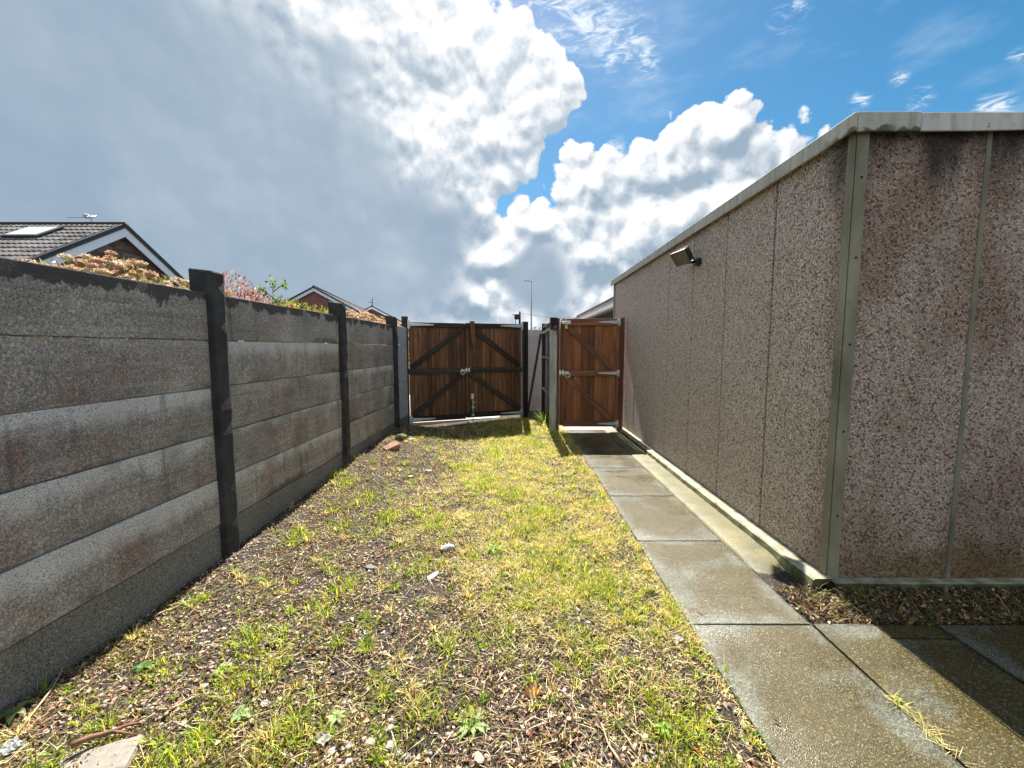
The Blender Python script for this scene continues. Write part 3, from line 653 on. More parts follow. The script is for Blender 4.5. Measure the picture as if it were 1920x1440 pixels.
# posts of the side gate
cp = link('gate_post', rough_box(-0.056, 0.056, -0.056, 0.056, -0.3, 1.892, 2, 24, 0.004, 0.010, 71, 9, 2), material('grey_gate_post', m_concrete_post)); cp.location = (0.635, SGY - 0.03, 0)
tag(cp, 'grey concrete gate post with black mossy top beside the side gate', 'gate post')
bt = link('door_stop', rough_box(0.058, 0.100, -0.022, 0.022, 0.32, 2.18, 2, 10, 0.0015, 0.004, 72, 5, 1), w_frame, cp); bt.location = (0, 0.0, -0.30)
hp = link('gate_post', rough_box(-0.045, 0.045, -0.034, 0.034, 0.0, 1.90, 2, 12, 0.002, 0.005, 73, 5, 1), w_frame); hp.location = (1.765, SGY + 0.06, 0); tag(hp, 'thin brown timber hinge post fixed to the garage wall by the side gate', 'gate post')

# ------------------------------------------------------------------ timber fence between the two gates, seen along its length
gw = material('grey_wood', m_grey_wood); gw_lit = material('sunlit_rail', m_wood, dark=(.16, .15, .11), mid=(.30, .28, .21), light=(.42, .40, .31), weather=0.2)  # rails and capping: paler copy of the wood, sunlight painted into the colour
wf = empty('timber_fence', (0.60, 8.3, 0)); tag(wf, 'short weathered timber board fence running back from the side gate post', 'fence')
wp = link('post', rough_box(-0.045, 0.045, -0.045, 0.045, -0.2, 1.885, 2, 16, 0.003, 0.006, 81, 6, 1), w_black, wf); wp.location = (-0.005, 0.02, 0)
for i in range(11):
    y = 6.92 + i * 0.122
    o = link('fence_board', rough_box(-0.009, 0.009, -0.057, 0.057, 0.02, 1.80 + random.uniform(-.012, .012), 2, 8, 0.002, 0.003, 300 + i, 5, 1), gw); local(o, wf, Matrix.Translation((0.648 - 0.030 * (y - 6.9) / 1.4 + (i % 2) * .003, y, 0)))
for z in (1.70, 1.22, 0.60):
    me = rough_box(-0.032, 0.032, -0.02, 0.02, -0.70, 0.70, 2, 8, 0.002, 0.004, int(z * 50), 5, 1)
    o = link('rail', me, gw_lit); local(o, wf, Matrix.Translation((0.602, 7.56, z)) @ Matrix.Rotation(R(1.2), 4, 'Z') @ Matrix.Rotation(R(90), 4, 'X'))
me = rough_box(-0.045, 0.045, -0.014, 0.014, -0.72, 0.72, 2, 8, 0.002, 0.004, 87, 5, 1)
o = link('capping', me, gw_lit); local(o, wf, Matrix.Translation((0.625, 7.58, 1.822)) @ Matrix.Rotation(R(1.2), 4, 'Z') @ Matrix.Rotation(R(90), 4, 'X'))

# ------------------------------------------------------------------ blue-grey panel wall behind, with a timber leaning on it
bw = empty('panel_wall', (0.6, 8.85, 0)); tag(bw, 'pale blue-grey concrete panel wall behind the gap beside the double gate', 'wall')
for j in range(6):
    me = rough_box(-0.75, 1.2, 0.0, 0.05, -0.149, 0.149, 0, 20, 0.003, 0.006, 400 + j, 6, 2)
    o = link('wall_panel', me, m_pale); local(o, bw, Matrix.Translation((0.95, 8.85 + random.uniform(-.004, .004), 1.635 - .3005 * j)))
for x in (0.165, 2.18):
    o = link('post', rough_box(-0.05, 0.05, -0.03, 0.09, -0.3, 1.86, 2, 18, 0.003, 0.008, 410, 6, 1), m_pale); local(o, bw, Matrix.Translation((x, 8.85, 0)))
pt, pb = Vector((0.560, 8.790, 1.700)), Vector((0.270, 8.60, 0.0))
L = (pt - pb).length
lp = link('timber_prop', rough_box(-0.024, 0.024, -0.015, 0.015, 0, L, 2, 12, 0.002, 0.004, 91, 5, 1), w_black); lp.location = pb; lp.rotation_euler = (pt - pb).to_track_quat('Z', 'X').to_euler()
tag(lp, 'loose dark timber batten leaning against the blue-grey panel wall', 'timber')

# ------------------------------------------------------------------ garage
gar = empty('garage', (1.86, 2.37, 0)); tag(gar, 'pebble-dashed concrete panel garage with flat roof on the right of the path', 'garage')
GX, GY, GE, PWD = 1.86, 2.37, 7.755, 0.6725
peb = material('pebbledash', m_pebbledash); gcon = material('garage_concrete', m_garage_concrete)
fas = material('fascia', m_fascia); fasw = material('fascia_white', m_fascia, white=True); pli = material('plinth', m_plinth)
dark = material('dark_void', m_plain, col=(.02, .02, .02), rough=0.9)
ZG = 0.048; ZW = 2.60
def gpart(name, me, mat, m4=None):
    o = link(name, me, mat); local(o, gar, m4 or Matrix.Identity(4)); return o
side_me = box_mesh(0, 0.05, 0.0085, PWD - 0.0085, ZG, ZW, 0.004, 1, 'panel')
for k in range(8):
    y = GY + k * PWD + (0.012 if k == 0 else 0)
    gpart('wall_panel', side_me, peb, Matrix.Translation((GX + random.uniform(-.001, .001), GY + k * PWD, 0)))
gpart('joint_backing', box_mesh(GX + 0.030, GX + 0.06, GY + 0.1, GE - 0.01, ZG, ZW - 0.01, 0), dark)
front_me = box_mesh(0.012, PWD - 0.012, 0, 0.05, ZG - 0.02, ZW, 0.004, 1, 'panel')
for k in range(5):
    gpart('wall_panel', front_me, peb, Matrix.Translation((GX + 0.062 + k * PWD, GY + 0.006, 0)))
    if k: gpart('joint_strip', box_mesh(GX + 0.062 + k * PWD - 0.0145, GX + 0.062 + k * PWD + 0.0145, GY + 0.002, GY + 0.04, ZG - 0.02, ZW, 0.003), gcon)
gpart('joint_backing', box_mesh(GX + 0.09, GX + 3.4, GY + 0.03, GY + 0.058, ZG - 0.02, ZW - 0.01, 0), gcon)
# corner post: L of two concrete strips with a groove between, drilled with bolt holes
cpst = gpart('corner_post', box_mesh(GX + 0.002, GX + 0.068, GY - 0.016, GY + 0.05, ZG - 0.02, ZW, 0.004), gcon)
gpart('corner_post', box_mesh(GX - 0.009, GX - 0.0005, GY - 0.010, GY + 0.040, ZG - 0.02, ZW, 0.003), gcon)
for z in (0.42, 0.92, 1.42, 1.90, 2.33):
    o = link('bolt_hole', tube_mesh([(0, -0.0015, 0), (0, 0.004, 0)], 0.0065, 10), dark, cpst); o.location = (GX + 0.036, GY - 0.0165, z)
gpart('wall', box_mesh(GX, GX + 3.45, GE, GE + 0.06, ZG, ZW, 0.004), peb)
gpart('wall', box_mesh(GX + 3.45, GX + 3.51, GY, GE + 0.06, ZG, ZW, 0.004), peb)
gpart('corner_post', box_mesh(GX - 0.012, GX + 0.06, GE - 0.02, GE + 0.075, ZG, ZW, 0.004), gcon)
gpart('roof', box_mesh(GX - 0.03, GX + 3.55, GY - 0.02, GE + 0.12, ZW - 0.005, ZW + 0.045, 0.004), gcon)
# fascia trims
FZ0, FZ1 = 2.556, 2.650
ysp = [GY - 0.055, 3.05, 5.4, GE + 0.14]
for a, b_ in zip(ysp[:-1], ysp[1:]):
    gpart('fascia', rough_box(-0.014, 0.0, a + 0.0015, b_ - 0.0015, FZ0, FZ1, 1, 14, 0.0012, 0.003, int(a * 10), 5, 1), fas, Matrix.Translation((GX - 0.036 + random.uniform(-.001, .001), 0, 0)))
    gpart('fascia_lip', box_mesh(GX - 0.036, GX + 0.03, a + 0.002, b_ - 0.002, FZ1 - 0.012, FZ1 - 0.001, 0.002), fas)
gpart('fascia', rough_box(GX - 0.034, 2.165, -0.014, 0.0, FZ0 - 0.004, FZ1 + 0.001, 0, 8, 0.0015, 0.003, 5, 6, 1), fas, Matrix.Translation((0, GY - 0.038, 0)))
me = rough_box(2.172, GX + 3.5, -0.012, 0.0, FZ0, FZ1 + 0.001, 0, 24, 0.0010, 0.003, 8, 3, 1)
for v in me.vertices:
    if v.co.z < FZ0 + 0.03: v.co.z += 0.016 * max(0, min(1, (v.co.x - 2.45) / 0.8))
gpart('fascia', me, fasw, Matrix.Translation((0, GY - 0.033, 0)))
gpart('soffit', box_mesh(GX - 0.02, GX + 3.5, GY - 0.034, GY + 0.01, FZ0 + 0.045, FZ0 + 0.055, 0), dark)
# plinth: sloping concrete skirt down the path side, low kerb along the front
bm = bmesh.new(); rows = []
for y in np.arange(GY - 0.05, GE, 0.05):
    w_ = 0.010 * mnoise.noise(Vector((2, y * 3, 0))) + 0.006 * mnoise.noise(Vector((9, y * 13, 0)))
    prof = [(1.735 + w_ * .6, -0.03), (1.744 + w_, 0.004), (1.756 + w_, 0.042), (1.768 + w_, ZG + 0.003 + w_ * .3), (1.875, ZG + 0.003)]
    rows.append([bm.verts.new((x, y, z + 0.003 * mnoise.noise(Vector((x * 40, y * 25, 4))))) for x, z in prof])
for a, b_ in zip(rows[:-1], rows[1:]):
    for i in range(4): bm.faces.new((a[i], a[i + 1], b_[i + 1], b_[i]))
bm.faces.new(rows[0])
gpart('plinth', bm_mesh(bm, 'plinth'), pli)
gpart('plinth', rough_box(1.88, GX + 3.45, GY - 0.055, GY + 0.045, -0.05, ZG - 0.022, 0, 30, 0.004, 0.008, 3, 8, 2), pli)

# floodlight
blackp = material('black_paint', m_plain, col=(.018, .019, .022), rough=0.45, var=0.4)
fl = empty('floodlight', (1.855, 4.245, 2.262)); tag(fl, 'black halogen floodlight on a bracket on the side wall of the garage', 'floodlight')
def fpart(name, me, mat, wm=None):
    o = link(name, me, mat); o.parent = fl; o.matrix_local = wm or Matrix.Identity(4); return o
fpart('wall_box', box_mesh(-0.045, 0.006, -0.045, 0.045, -0.035, 0.030, 0.006, 2), blackp)
fpart('bracket', tube_mesh([(-0.04, 0, 0), (-0.10, 0.01, -0.004), (-0.155, 0.015, 0.004)], 0.013, 8), blackp)
hm = Matrix.Translation((-0.150, 0.030, 0.070)) @ Matrix.Rotation(R(34), 4, 'Z') @ Matrix.Rotation(R(-36), 4, 'Y') @ Matrix.Rotation(R(-8), 4, 'X') @ Matrix.Scale(0.86, 4)   # lamp looks along local -x
bm = bmesh.new()
ring = [[(-0.062, s * 0.094, t * 0.082) for s, t in ((-1, -1), (1, -1), (1, 1), (-1, 1))], [(-0.035, s * 0.094, t * 0.082) for s, t in ((-1, -1), (1, -1), (1, 1), (-1, 1))], [(0.075, s * 0.062, t * 0.045) for s, t in ((-1, -1), (1, -1), (1, 1), (-1, 1))]]
vs = [[bm.verts.new(c) for c in r_] for r_ in ring]
for a, b_ in zip(vs[:-1], vs[1:]):
    for i in range(4): bm.faces.new((a[i], a[(i + 1) % 4], b_[(i + 1) % 4], b_[i]))
bm.faces.new(vs[0]); bm.faces.new(vs[-1][::-1]); bmesh.ops.recalc_face_normals(bm, faces=bm.faces[:])
bmesh.ops.bevel(bm, geom=bm.edges[:], offset=0.004, segments=1, affect='EDGES')
hous = fpart('housing', bm_mesh(bm, 'housing'), blackp, hm)
silver = material('lamp_bezel', m_plain, col=(.10, .105, .11), rough=0.35, metal=0.3)
for nm, (y0, y1, z0, z1) in {'bezel_side_a': (-0.100, -0.076, -0.088, 0.088), 'bezel_side_b': (0.076, 0.100, -0.088, 0.088), 'bezel_top': (-0.076, 0.076, 0.066, 0.088), 'bezel_bottom': (-0.076, 0.076, -0.088, -0.066)}.items():
    link('bezel', box_mesh(-0.076, -0.060, y0, y1, z0, z1, 0.003), silver, hous)
link('lamp_glass', box_mesh(-0.072, -0.064, -0.076, 0.076, -0.066, 0.066, 0.001), material('lamp_glass', m_glass, col=(.035, .042, .045)), hous)
for k in range(5):
    y = -0.05 + k * 0.025
    link('cooling_fin', box_mesh(-0.02, 0.092, y - 0.002, y + 0.002, 0.050, 0.066, 0.001), blackp, hous)
link('junction_box', box_mesh(0.055, 0.105, -0.035, 0.035, -0.03, 0.055, 0.006, 2), blackp, hous)
for s in (-1, 1): link('yoke_arm', box_mesh(-0.01, 0.012, s * 0.099 - 0.003, s * 0.099 + 0.003, -0.10, 0.01, 0.001), blackp, hous)
link('yoke_bar', box_mesh(-0.01, 0.012, -0.102, 0.102, -0.106, -0.098, 0.001), blackp, hous)

# ------------------------------------------------------------------ houses beyond
tile_m = material('roof_tile', m_brickface, base=(.105, .100, .102)); white_b = material('white_board', m_plain, col=(.66, .74, .84), rough=0.4, var=0.06)
ridge_m = material('ridge_tile', m_plain, col=(.03, .028, .028), rough=0.8); black_b = material('black_trim', m_plain, col=(.012, .013, .016), rough=0.5)
tile_pale = material('roof_tile_pale', m_brickface, base=(.30, .285, .28))
def tile_mesh(wd=0.31, gauge=0.30):
    # interlocking tile with two rolls; local x across, y up the slope
    n = 8; bm = bmesh.new(); rows = []
    for (y, dz) in ((0.0, 0.030), (gauge * 1.12, 0.004)):
        rows.append([bm.verts.new((wd * (i / n - .5), y, dz + 0.013 * (1 - math.cos(4 * math.pi * i / n)))) for i in range(n + 1)])
    low = [bm.verts.new((v.co.x, 0.002, v.co.z - 0.028)) for v in rows[0]]
    for i in range(n):
        bm.faces.new((rows[0][i], rows[0][i + 1], rows[1][i + 1], rows[1][i])); bm.faces.new((low[i], low[i + 1], rows[0][i + 1], rows[0][i]))
    return bm_mesh(bm, 'tile')
def bungalow():
    # ridge along X, gable end faces +X
    gx, yr, zr, tanp, half, left = -11.62, 12.55, 5.05, 0.62, 4.1, -24.0
    sl = math.atan(tanp)
    root = empty('bungalow', (gx, yr, 0)); tag(root, 'dark brick bungalow with white gable boards and grey tiled roof behind the fence', 'house')
    def hp(name, me, mat, parent=None): 
        o = link(name, me, mat); local(o, root, Matrix.Identity(4)); return o
    ze = zr - half * tanp
    wall_m = material('gable_mortar', m_plain, col=(.13, .115, .11), rough=0.9, scale=6)
    bm = bmesh.new()
    pr = [(yr - half, -0.05), (yr + half, -0.05), (yr + half, ze - 0.12), (yr, zr - 0.12), (yr - half, ze - 0.12)]
    a = [bm.verts.new((gx - 0.18, y, z)) for y, z in pr]; b_ = [bm.verts.new((left, y, z)) for y, z in pr]
    bm.faces.new(a); bm.faces.new(b_[::-1])
    for i in range(5): bm.faces.new((a[i], b_[i], b_[(i + 1) % 5], a[(i + 1) % 5]))
    bmesh.ops.recalc_face_normals(bm, faces=bm.faces[:])
    wall = hp('wall', bm_mesh(bm, 'wall'), wall_m)
    # bricks of the gable that shows above the fence
    bme = box_mesh(-0.012, 0.010, -0.107, 0.107, -0.0325, 0.0325, 0.004); bme.materials.append(material('dark_brick', m_brickface, base=(.12, .085, .078)))
    z = zr - 0.22; row = 0; n = 0
    while z > 3.2 and n < 300:
        hw = (zr - 0.16 - z) / tanp - 0.06
        y = yr - hw + (0.1125 if row % 2 else 0.0)
        y = yr + math.floor(-hw / 0.225) * 0.225 + (0.1125 if row % 2 else 0)
        while y < yr + hw and n < 300:
            if abs(y - yr) + 0.107 < hw:
                o = bpy.data.objects.new('brick', bme); C.objects.link(o); o.parent = root; o.location = (-0.18, y - yr, z); n += 1
            y += 0.225
        z -= 0.075; row += 1
    # roof deck
    for s, nm in ((-1, 'roof_slope'), (1, 'roof_slope')):
        bm = bmesh.new(); q = [(left, yr, zr), (gx + 0.06, yr, zr), (gx + 0.06, yr + s * (half + .35), zr - (half + .35) * tanp), (left, yr + s * (half + .35), zr - (half + .35) * tanp)]
        up = [bm.verts.new(c) for c in q]; dn = [bm.verts.new((c[0], c[1], c[2] - 0.1)) for c in q]
        bm.faces.new(up); bm.faces.new(dn[::-1])
        for i in range(4): bm.faces.new((up[i], dn[i], dn[(i + 1) % 4], up[(i + 1) % 4]))
        bmesh.ops.recalc_face_normals(bm, faces=bm.faces[:])
        rf = hp(nm, bm_mesh(bm, nm), tile_m)
    tm = tile_mesh(); tm.materials.append(tile_m)
    spots = []
    for r_ in range(16):
        d_ = 0.30 * (r_ + 1)
        yy, zz = yr - d_ * math.cos(sl), zr - d_ * math.sin(sl)
        for c in range(40):
            xx = gx - 0.02 - 0.155 - 0.31 * c
            if xx < left: continue
            spots.append((xx, yy, zz))
    # those that show largest are single tiles, the others one joined part
    vis = [s for s in spots if s[2] > 3.40 and s[0] > gx - 7.7][:300]; rest = [s for s in spots if s not in set(vis)]
    rot = Matrix.Rotation(sl, 4, 'X')
    for (xx, yy, zz) in vis:
        o = bpy.data.objects.new('roof_tile', tm); C.objects.link(o); local(o, root, Matrix.Translation((xx, yy, zz + random.uniform(0, .006))) @ rot)
    tv = np.array([v.co[:] for v in tm.vertices]); tm.calc_loop_triangles(); tt = np.array([t.vertices[:] for t in tm.loop_triangles])
    r3 = np.array(rot.to_3x3()); tv = tv @ r3.T; S = np.array(rest)
    V = (tv[None] + S[:, None]).reshape(-1, 3); T = (tt[None] + (np.arange(len(S)) * len(tv))[:, None, None]).reshape(-1, 3)
    o = hp('roof_tiles', np_mesh('roof_tiles', V, T), tile_m); o['kind'] = 'stuff'
    hp('ridge', tube_mesh([(left, yr, zr + 0.02), (gx + 0.08, yr, zr + 0.0)], 0.08, 10), ridge_m)
    # barge boards with dark verge above
    for s in (-1, 1):
        Ls = (half + .35) / math.cos(sl)
        m4 = Matrix.Translation((gx + (.003 if s > 0 else 0), yr, zr)) @ Matrix.Rotation(-s * sl, 4, 'X')
        o = link('barge_board', box_mesh(0.0, 0.03, min(0, s * Ls), max(0, s * Ls), -0.30, -0.055, 0.003), white_b); local(o, root, m4)
        o = link('verge', box_mesh(-0.05, 0.075, min(0, s * Ls), max(0, s * Ls), -0.053, 0.045, 0.006), black_b); local(o, root, m4)
    # roof window
    d_ = 0.95; cy, cz = yr - d_ * math.cos(sl), zr - d_ * math.sin(sl)
    m4 = Matrix.Translation((gx - 1.78, cy, cz + 0.03)) @ rot
    sk = link('roof_window', box_mesh(-0.50, 0.50, -0.42, 0.42, 0.0, 0.075, 0.01), ridge_m); local(sk, root, m4)
    link('pane', box_mesh(-0.43, 0.43, -0.35, 0.35, 0.076, 0.084, 0.002), material('roof_glass', m_plain, col=(.62, .68, .74), rough=0.12, var=0.03, spec=0.8), sk)
    # television aerial
    an = empty('television_aerial', (gx - 0.95, yr, zr + 0.06)); tag(an, 'small pale television aerial on the bungalow ridge', 'aerial'); an.scale = (.72, .72, .72)
    am = material('aerial_metal', m_plain, col=(.36, .38, .40), rough=0.5, metal=0.4)
    link('mast', tube_mesh([(0, 0, -0.05), (0, 0, 0.27)], 0.020, 6), am, an)
    bo = link('boom', tube_mesh([(-1.0, 0, 0.20), (0.18, 0.02, 0.22)], 0.014, 6), am, an)
    for k, q in enumerate((-0.15, -0.05, 0.05, 0.14)): link('dipole', tube_mesh([(q, -0.12, 0.12), (q - 0.03, 0.12, 0.33)], 0.010, 6), am, an)
    link('reflector', box_mesh(-0.22, -0.19, -0.12, 0.12, 0.18, 0.34, 0.004), am, an)
    return root
bungalow()
def gable_house(label, apex, az, length, half, tanp, wall_mat, tmat, barge=True, ns=1):
    # near gable apex at apex (x,y,z); ridge runs away along azimuth az (degrees from +Y)
    root = empty('house', (apex[0], apex[1], 0), R(-az)); tag(root, label, 'house')
    zr = apex[2]; ze = zr - half * tanp; sl = math.atan(tanp)
    link('wall', prism_mesh([(-half + .25, -0.05), (half - .25, -0.05), (half - .25, ze + .25 * tanp - 0.12), (0, zr - 0.12), (-half + .25, ze + .25 * tanp - 0.12)], 0.15, length - 0.15), wall_mat, root)
    for s in (-1, 1):
        Ls = half / math.cos(sl)
        rf = link('roof_slope', box_mesh(min(0, s * Ls), max(0, s * Ls), 0, length, -0.09, 0.0, 0), tmat, root); rf.location = (0, 0, zr); rf.rotation_euler = (0, s * sl, 0)
        # courses of tiles, stepped
        bm = bmesh.new(); k = 0
        while 0.32 * (k + 1) < Ls:
            a, b_ = 0.32 * k, 0.32 * (k + 1)
            v = [bm.verts.new(c) for c in ((s * a, 0, 0.004), (s * b_, 0, 0.035), (s * b_, length, 0.035), (s * a, length, 0.004), (s * b_, 0, 0.0), (s * b_, length, 0.0))]
            bm.faces.new(v[:4]); bm.faces.new((v[1], v[4], v[5], v[2])); k += 1
        bmesh.ops.recalc_face_normals(bm, faces=bm.faces[:])
        link('tile_courses', bm_mesh(bm, 'courses'), tmat, rf)
        if barge:
            o = link('barge_board', box_mesh(min(0, s * Ls), max(0, s * Ls), -0.04 - (.003 if s > 0 else 0), -0.005, -0.24, -0.06, 0.003), white_b, root); o.location = (0, 0, zr); o.rotation_euler = (0, s * sl, 0)
            o = link('verge', box_mesh(min(0, s * (Ls + .05)), max(0, s * (Ls + .05)), -0.09 - (.003 if s > 0 else 0), 0.02, -0.06, 0.038, 0.004), black_b, root); o.location = (0, 0, zr); o.rotation_euler = (0, s * sl, 0)
        o = link('gutter', box_mesh(-0.05, 0.05, 0, length, -0.06, 0.03, 0.01), black_b, root); o.location = (s * half, 0, ze - 0.03)
    link('ridge', tube_mesh([(0, -0.02, zr + 0.02), (0, length, zr + 0.02)], 0.09, 8), ridge_m, root)
    return root
redbrick = material('red_brick', m_brickwall); redbrick2 = material('dark_red_brick', m_brickwall, c1=(.12, .045, .035), c2=(.18, .065, .045))
def at(px, py, Y):
    d_ = pixdir(px, py); t = Y / d_.y; return (d_.x * t, Y, CAM_H + d_.z * t)
gable_house('red brick house with sunlit grey roof, seen above the middle of the fence', at(588, 538, 28.0), -9.0, 17.5, 4.6, 0.56, redbrick, tile_pale)
gable_house('far small red brick gable next to the red brick house, above the hedge', at(697, 574, 44.0), -12.0, 14.0, 4.0, 0.52, redbrick2, ridge_m)
rr = gable_house('grey tiled low roof showing between the side gate and the garage', (4.5, 9.3, 3.62), 0.0, 20.5, 2.05, 0.60, material('dark_wall', m_plain, col=(.05, .05, .048), rough=.9), tile_pale, barge=False)
def far_aerial():
    p = at(691, 572, 44.0); an = empty('television_aerial', (p[0], p[1] + 1.2, p[2] - 0.2)); tag(an, 'tiny dark television aerial on the far small gable', 'aerial')
    link('mast', tube_mesh([(0, 0, -0.4), (0, 0, 1.1)], 0.035, 6), black_b, an); link('boom', tube_mesh([(-0.35, 0, 0.6), (0.35, 0, 0.68)], 0.03, 6), black_b, an)
far_aerial()
# ------------------------------------------------------------------ street lamp, poles and wires
grey_metal = material('lamp_grey', m_plain, col=(.30, .33, .36), rough=0.5)
sx, sy, sz = at(996.5, 527, 40.0)
sl_ = empty('street_lamp', (sx, sy, 0)); tag(sl_, 'tall thin grey street lamp beyond the gates', 'street lamp')
link('column', tube_mesh([(0, 0, -0.1), (0, 0, 1.4), (0, 0, 1.45), (0, 0, sz)], [0.11, 0.11, 0.085, 0.065], 10), grey_metal, sl_)
link('bracket', tube_mesh([(0, 0, sz - 0.02), (-0.30, 0, sz + 0.03)], 0.035, 8), grey_metal, sl_)
link('lantern', rough_box(-0.72, -0.22, -0.11, 0.11, sz - 0.02, sz + 0.07, 0, 4, 0.0, 0.03, 0, 1, 2), grey_metal, sl_)
px_, py_, pz_ = at(974.5, 584, 32.0)
pol = empty('utility_pole', (px_, py_, 0)); tag(pol, 'dark utility pole with a round fitting behind the right gate post', 'utility pole')
link('pole', tube_mesh([(0, 0, -0.1), (0, 0, pz_)], [0.12, 0.075], 10), black_b, pol)
link('fitting', rough_box(-0.42, -0.05, -0.16, 0.16, pz_ - 0.62, pz_ - 0.18, 0, 3, 0.0, 0.12, 0, 1, 3), black_b, pol)
qx, qy, qz = at(967, 589, 55.0)
pl2 = empty('utility_pole', (qx, qy, 0)); tag(pl2, 'faint thin pole just left of the dark utility pole', 'utility pole')
link('pole', tube_mesh([(0, 0, -0.1), (0, 0, qz)], [0.10, 0.06], 8), grey_metal, pl2); link('cross_arm', box_mesh(-0.5, 0.5, -0.04, 0.04, qz - 0.12, qz - 0.02, 0.005), grey_metal, pl2)
def wire(a, b_, sag, label):
    pts = []
    for t in np.linspace(0, 1, 14): pts.append(Vector(a).lerp(Vector(b_), t) - Vector((0, 0, sag * 4 * t * (1 - t))))
    o = link('overhead_wire', tube_mesh(pts, 0.012, 5), black_b); tag(o, label, 'wire')
wire((px_, py_, pz_ - 0.1), at(1092, 594, 46.0), 0.25, 'thin overhead wire running right from the dark utility pole')
wire((px_, py_, pz_ - 0.1), (qx, qy, qz), 0.15, 'thin overhead wire between the two utility poles')

# ------------------------------------------------------------------ foliage builders (numpy)
def jitter_cols(base, n, amp=0.25, hue=0.10):
    base = np.asarray(base, float); c = np.tile(base, (n, 1)) if base.ndim == 1 else base
    k = 1 + amp * rng.standard_normal((n, 1)); c = c * np.clip(k, .35, 1.9) * (1 + hue * rng.standard_normal((n, 3))); return np.clip(c, .004, .95)
def palette(n, cols, weights):
    cols = np.asarray(cols, float); w_ = np.asarray(weights, float); return cols[rng.choice(len(cols), n, p=w_ / w_.sum())]
def basis(dirs):
    d_ = dirs / np.linalg.norm(dirs, axis=1, keepdims=True)
    r_ = rng.standard_normal(d_.shape); s = np.cross(d_, r_); s /= np.linalg.norm(s, axis=1, keepdims=True) + 1e-9
    return d_, s, np.cross(d_, s)
def leaves(pos, dirs, length, width, cols, fold=0.25):
    n = len(pos); d_, s, t = basis(dirs); L = np.broadcast_to(length, n)[:, None]; W = np.broadcast_to(width, n)[:, None]
    mid = pos + d_ * L * .48
    V = np.stack([pos, mid + s * W * .5 + t * W * fold, mid - s * W * .5 + t * W * fold, pos + d_ * L - t * W * fold * .6, mid], 1).reshape(-1, 3)
    a = (np.arange(n) * 5)[:, None]
    T = np.concatenate([a + np.array([[0, 1, 4]]), a + np.array([[0, 4, 2]]), a + np.array([[1, 3, 4]]), a + np.array([[4, 3, 2]])])
    return V, T, np.repeat(cols, 5, 0)
def blades(pos, az, lean, length, width, cols, curve=0.5):
    # tapered bent blades; lean 0 upright .. 1 lying flat
    n = len(pos); h = np.stack([np.cos(az), np.sin(az), 0 * az], 1); s = np.stack([-np.sin(az), np.cos(az), 0 * az], 1); up = np.array([[0, 0, 1.0]])
    L = length[:, None]; W = width[:, None]; th = (lean * math.pi / 2)[:, None]; th2 = np.minimum(th + curve, 1.72)
    m = pos + (h * np.sin(th) + up * np.cos(th)) * L * .55; tip = m + (h * np.sin(th2) + up * np.cos(th2)) * L * .45
    V = np.stack([pos - s * W * .5, pos + s * W * .5, m - s * W * .42, m + s * W * .42, tip], 1).reshape(-1, 3)
    a = (np.arange(n) * 5)[:, None]
    T = np.concatenate([a + np.array([[0, 1, 3]]), a + np.array([[0, 3, 2]]), a + np.array([[2, 3, 4]])])
    shade = np.array([1, 1, 1, 1, 1.0])
    return V, T, (cols[:, None, :] * shade[None, :, None]).reshape(-1, 3)
def merge(parts):
    V, T, Cc, off = [], [], [], 0
    for v, t, c in parts: V.append(v); T.append(t + off); Cc.append(c); off += len(v)
    return np.concatenate(V), np.concatenate(T), np.concatenate(Cc)
leaf_m = material('leaf', m_leafcol); grass_m = material('grass_blade', m_leafcol, trans=0.42, rough=0.45); petal_m = material('petal', m_leafcol, trans=0.35, rough=0.6, tint=(1.0, .92, .86)); dry_m = material('dry_litter', m_leafcol, trans=0.12, rough=0.7, spec=0.3)
stem_m = material('stem', m_plain, col=(.09, .06, .035), rough=0.8)
# icosahedron for stones and beads
_t = (1 + 5 ** .5) / 2
ICO_V = np.array([(-1, _t, 0), (1, _t, 0), (-1, -_t, 0), (1, -_t, 0), (0, -1, _t), (0, 1, _t), (0, -1, -_t), (0, 1, -_t), (_t, 0, -1), (_t, 0, 1), (-_t, 0, -1), (-_t, 0, 1)]) / math.sqrt(1 + _t * _t)
ICO_T = np.array([(0, 11, 5), (0, 5, 1), (0, 1, 7), (0, 7, 10), (0, 10, 11), (1, 5, 9), (5, 11, 4), (11, 10, 2), (10, 7, 6), (7, 1, 8), (3, 9, 4), (3, 4, 2), (3, 2, 6), (3, 6, 8), (3, 8, 9), (4, 9, 5), (2, 4, 11), (6, 2, 10), (8, 6, 7), (9, 8, 1)])
def stones(pos, r, cols, flat=0.6, jit=0.25):
    n = len(pos); V = ICO_V[None] * (1 + jit * (rng.random((n, 12, 1)) - .5) * 2)
    ang = rng.random(n) * 6.283; ca, sa = np.cos(ang)[:, None], np.sin(ang)[:, None]
    sx = (0.75 + .6 * rng.random(n))[:, None]; V[:, :, 0] *= sx; V[:, :, 2] *= flat * (0.7 + .6 * rng.random(n))[:, None]
    x, y = V[:, :, 0].copy(), V[:, :, 1].copy(); V[:, :, 0] = x * ca - y * sa; V[:, :, 1] = x * sa + y * ca
    V = V * r[:, None, None] + pos[:, None]
    T = (ICO_T[None] + (np.arange(n) * 12)[:, None, None]).reshape(-1, 3)
    return V.reshape(-1, 3), T, np.repeat(cols, 12, 0)

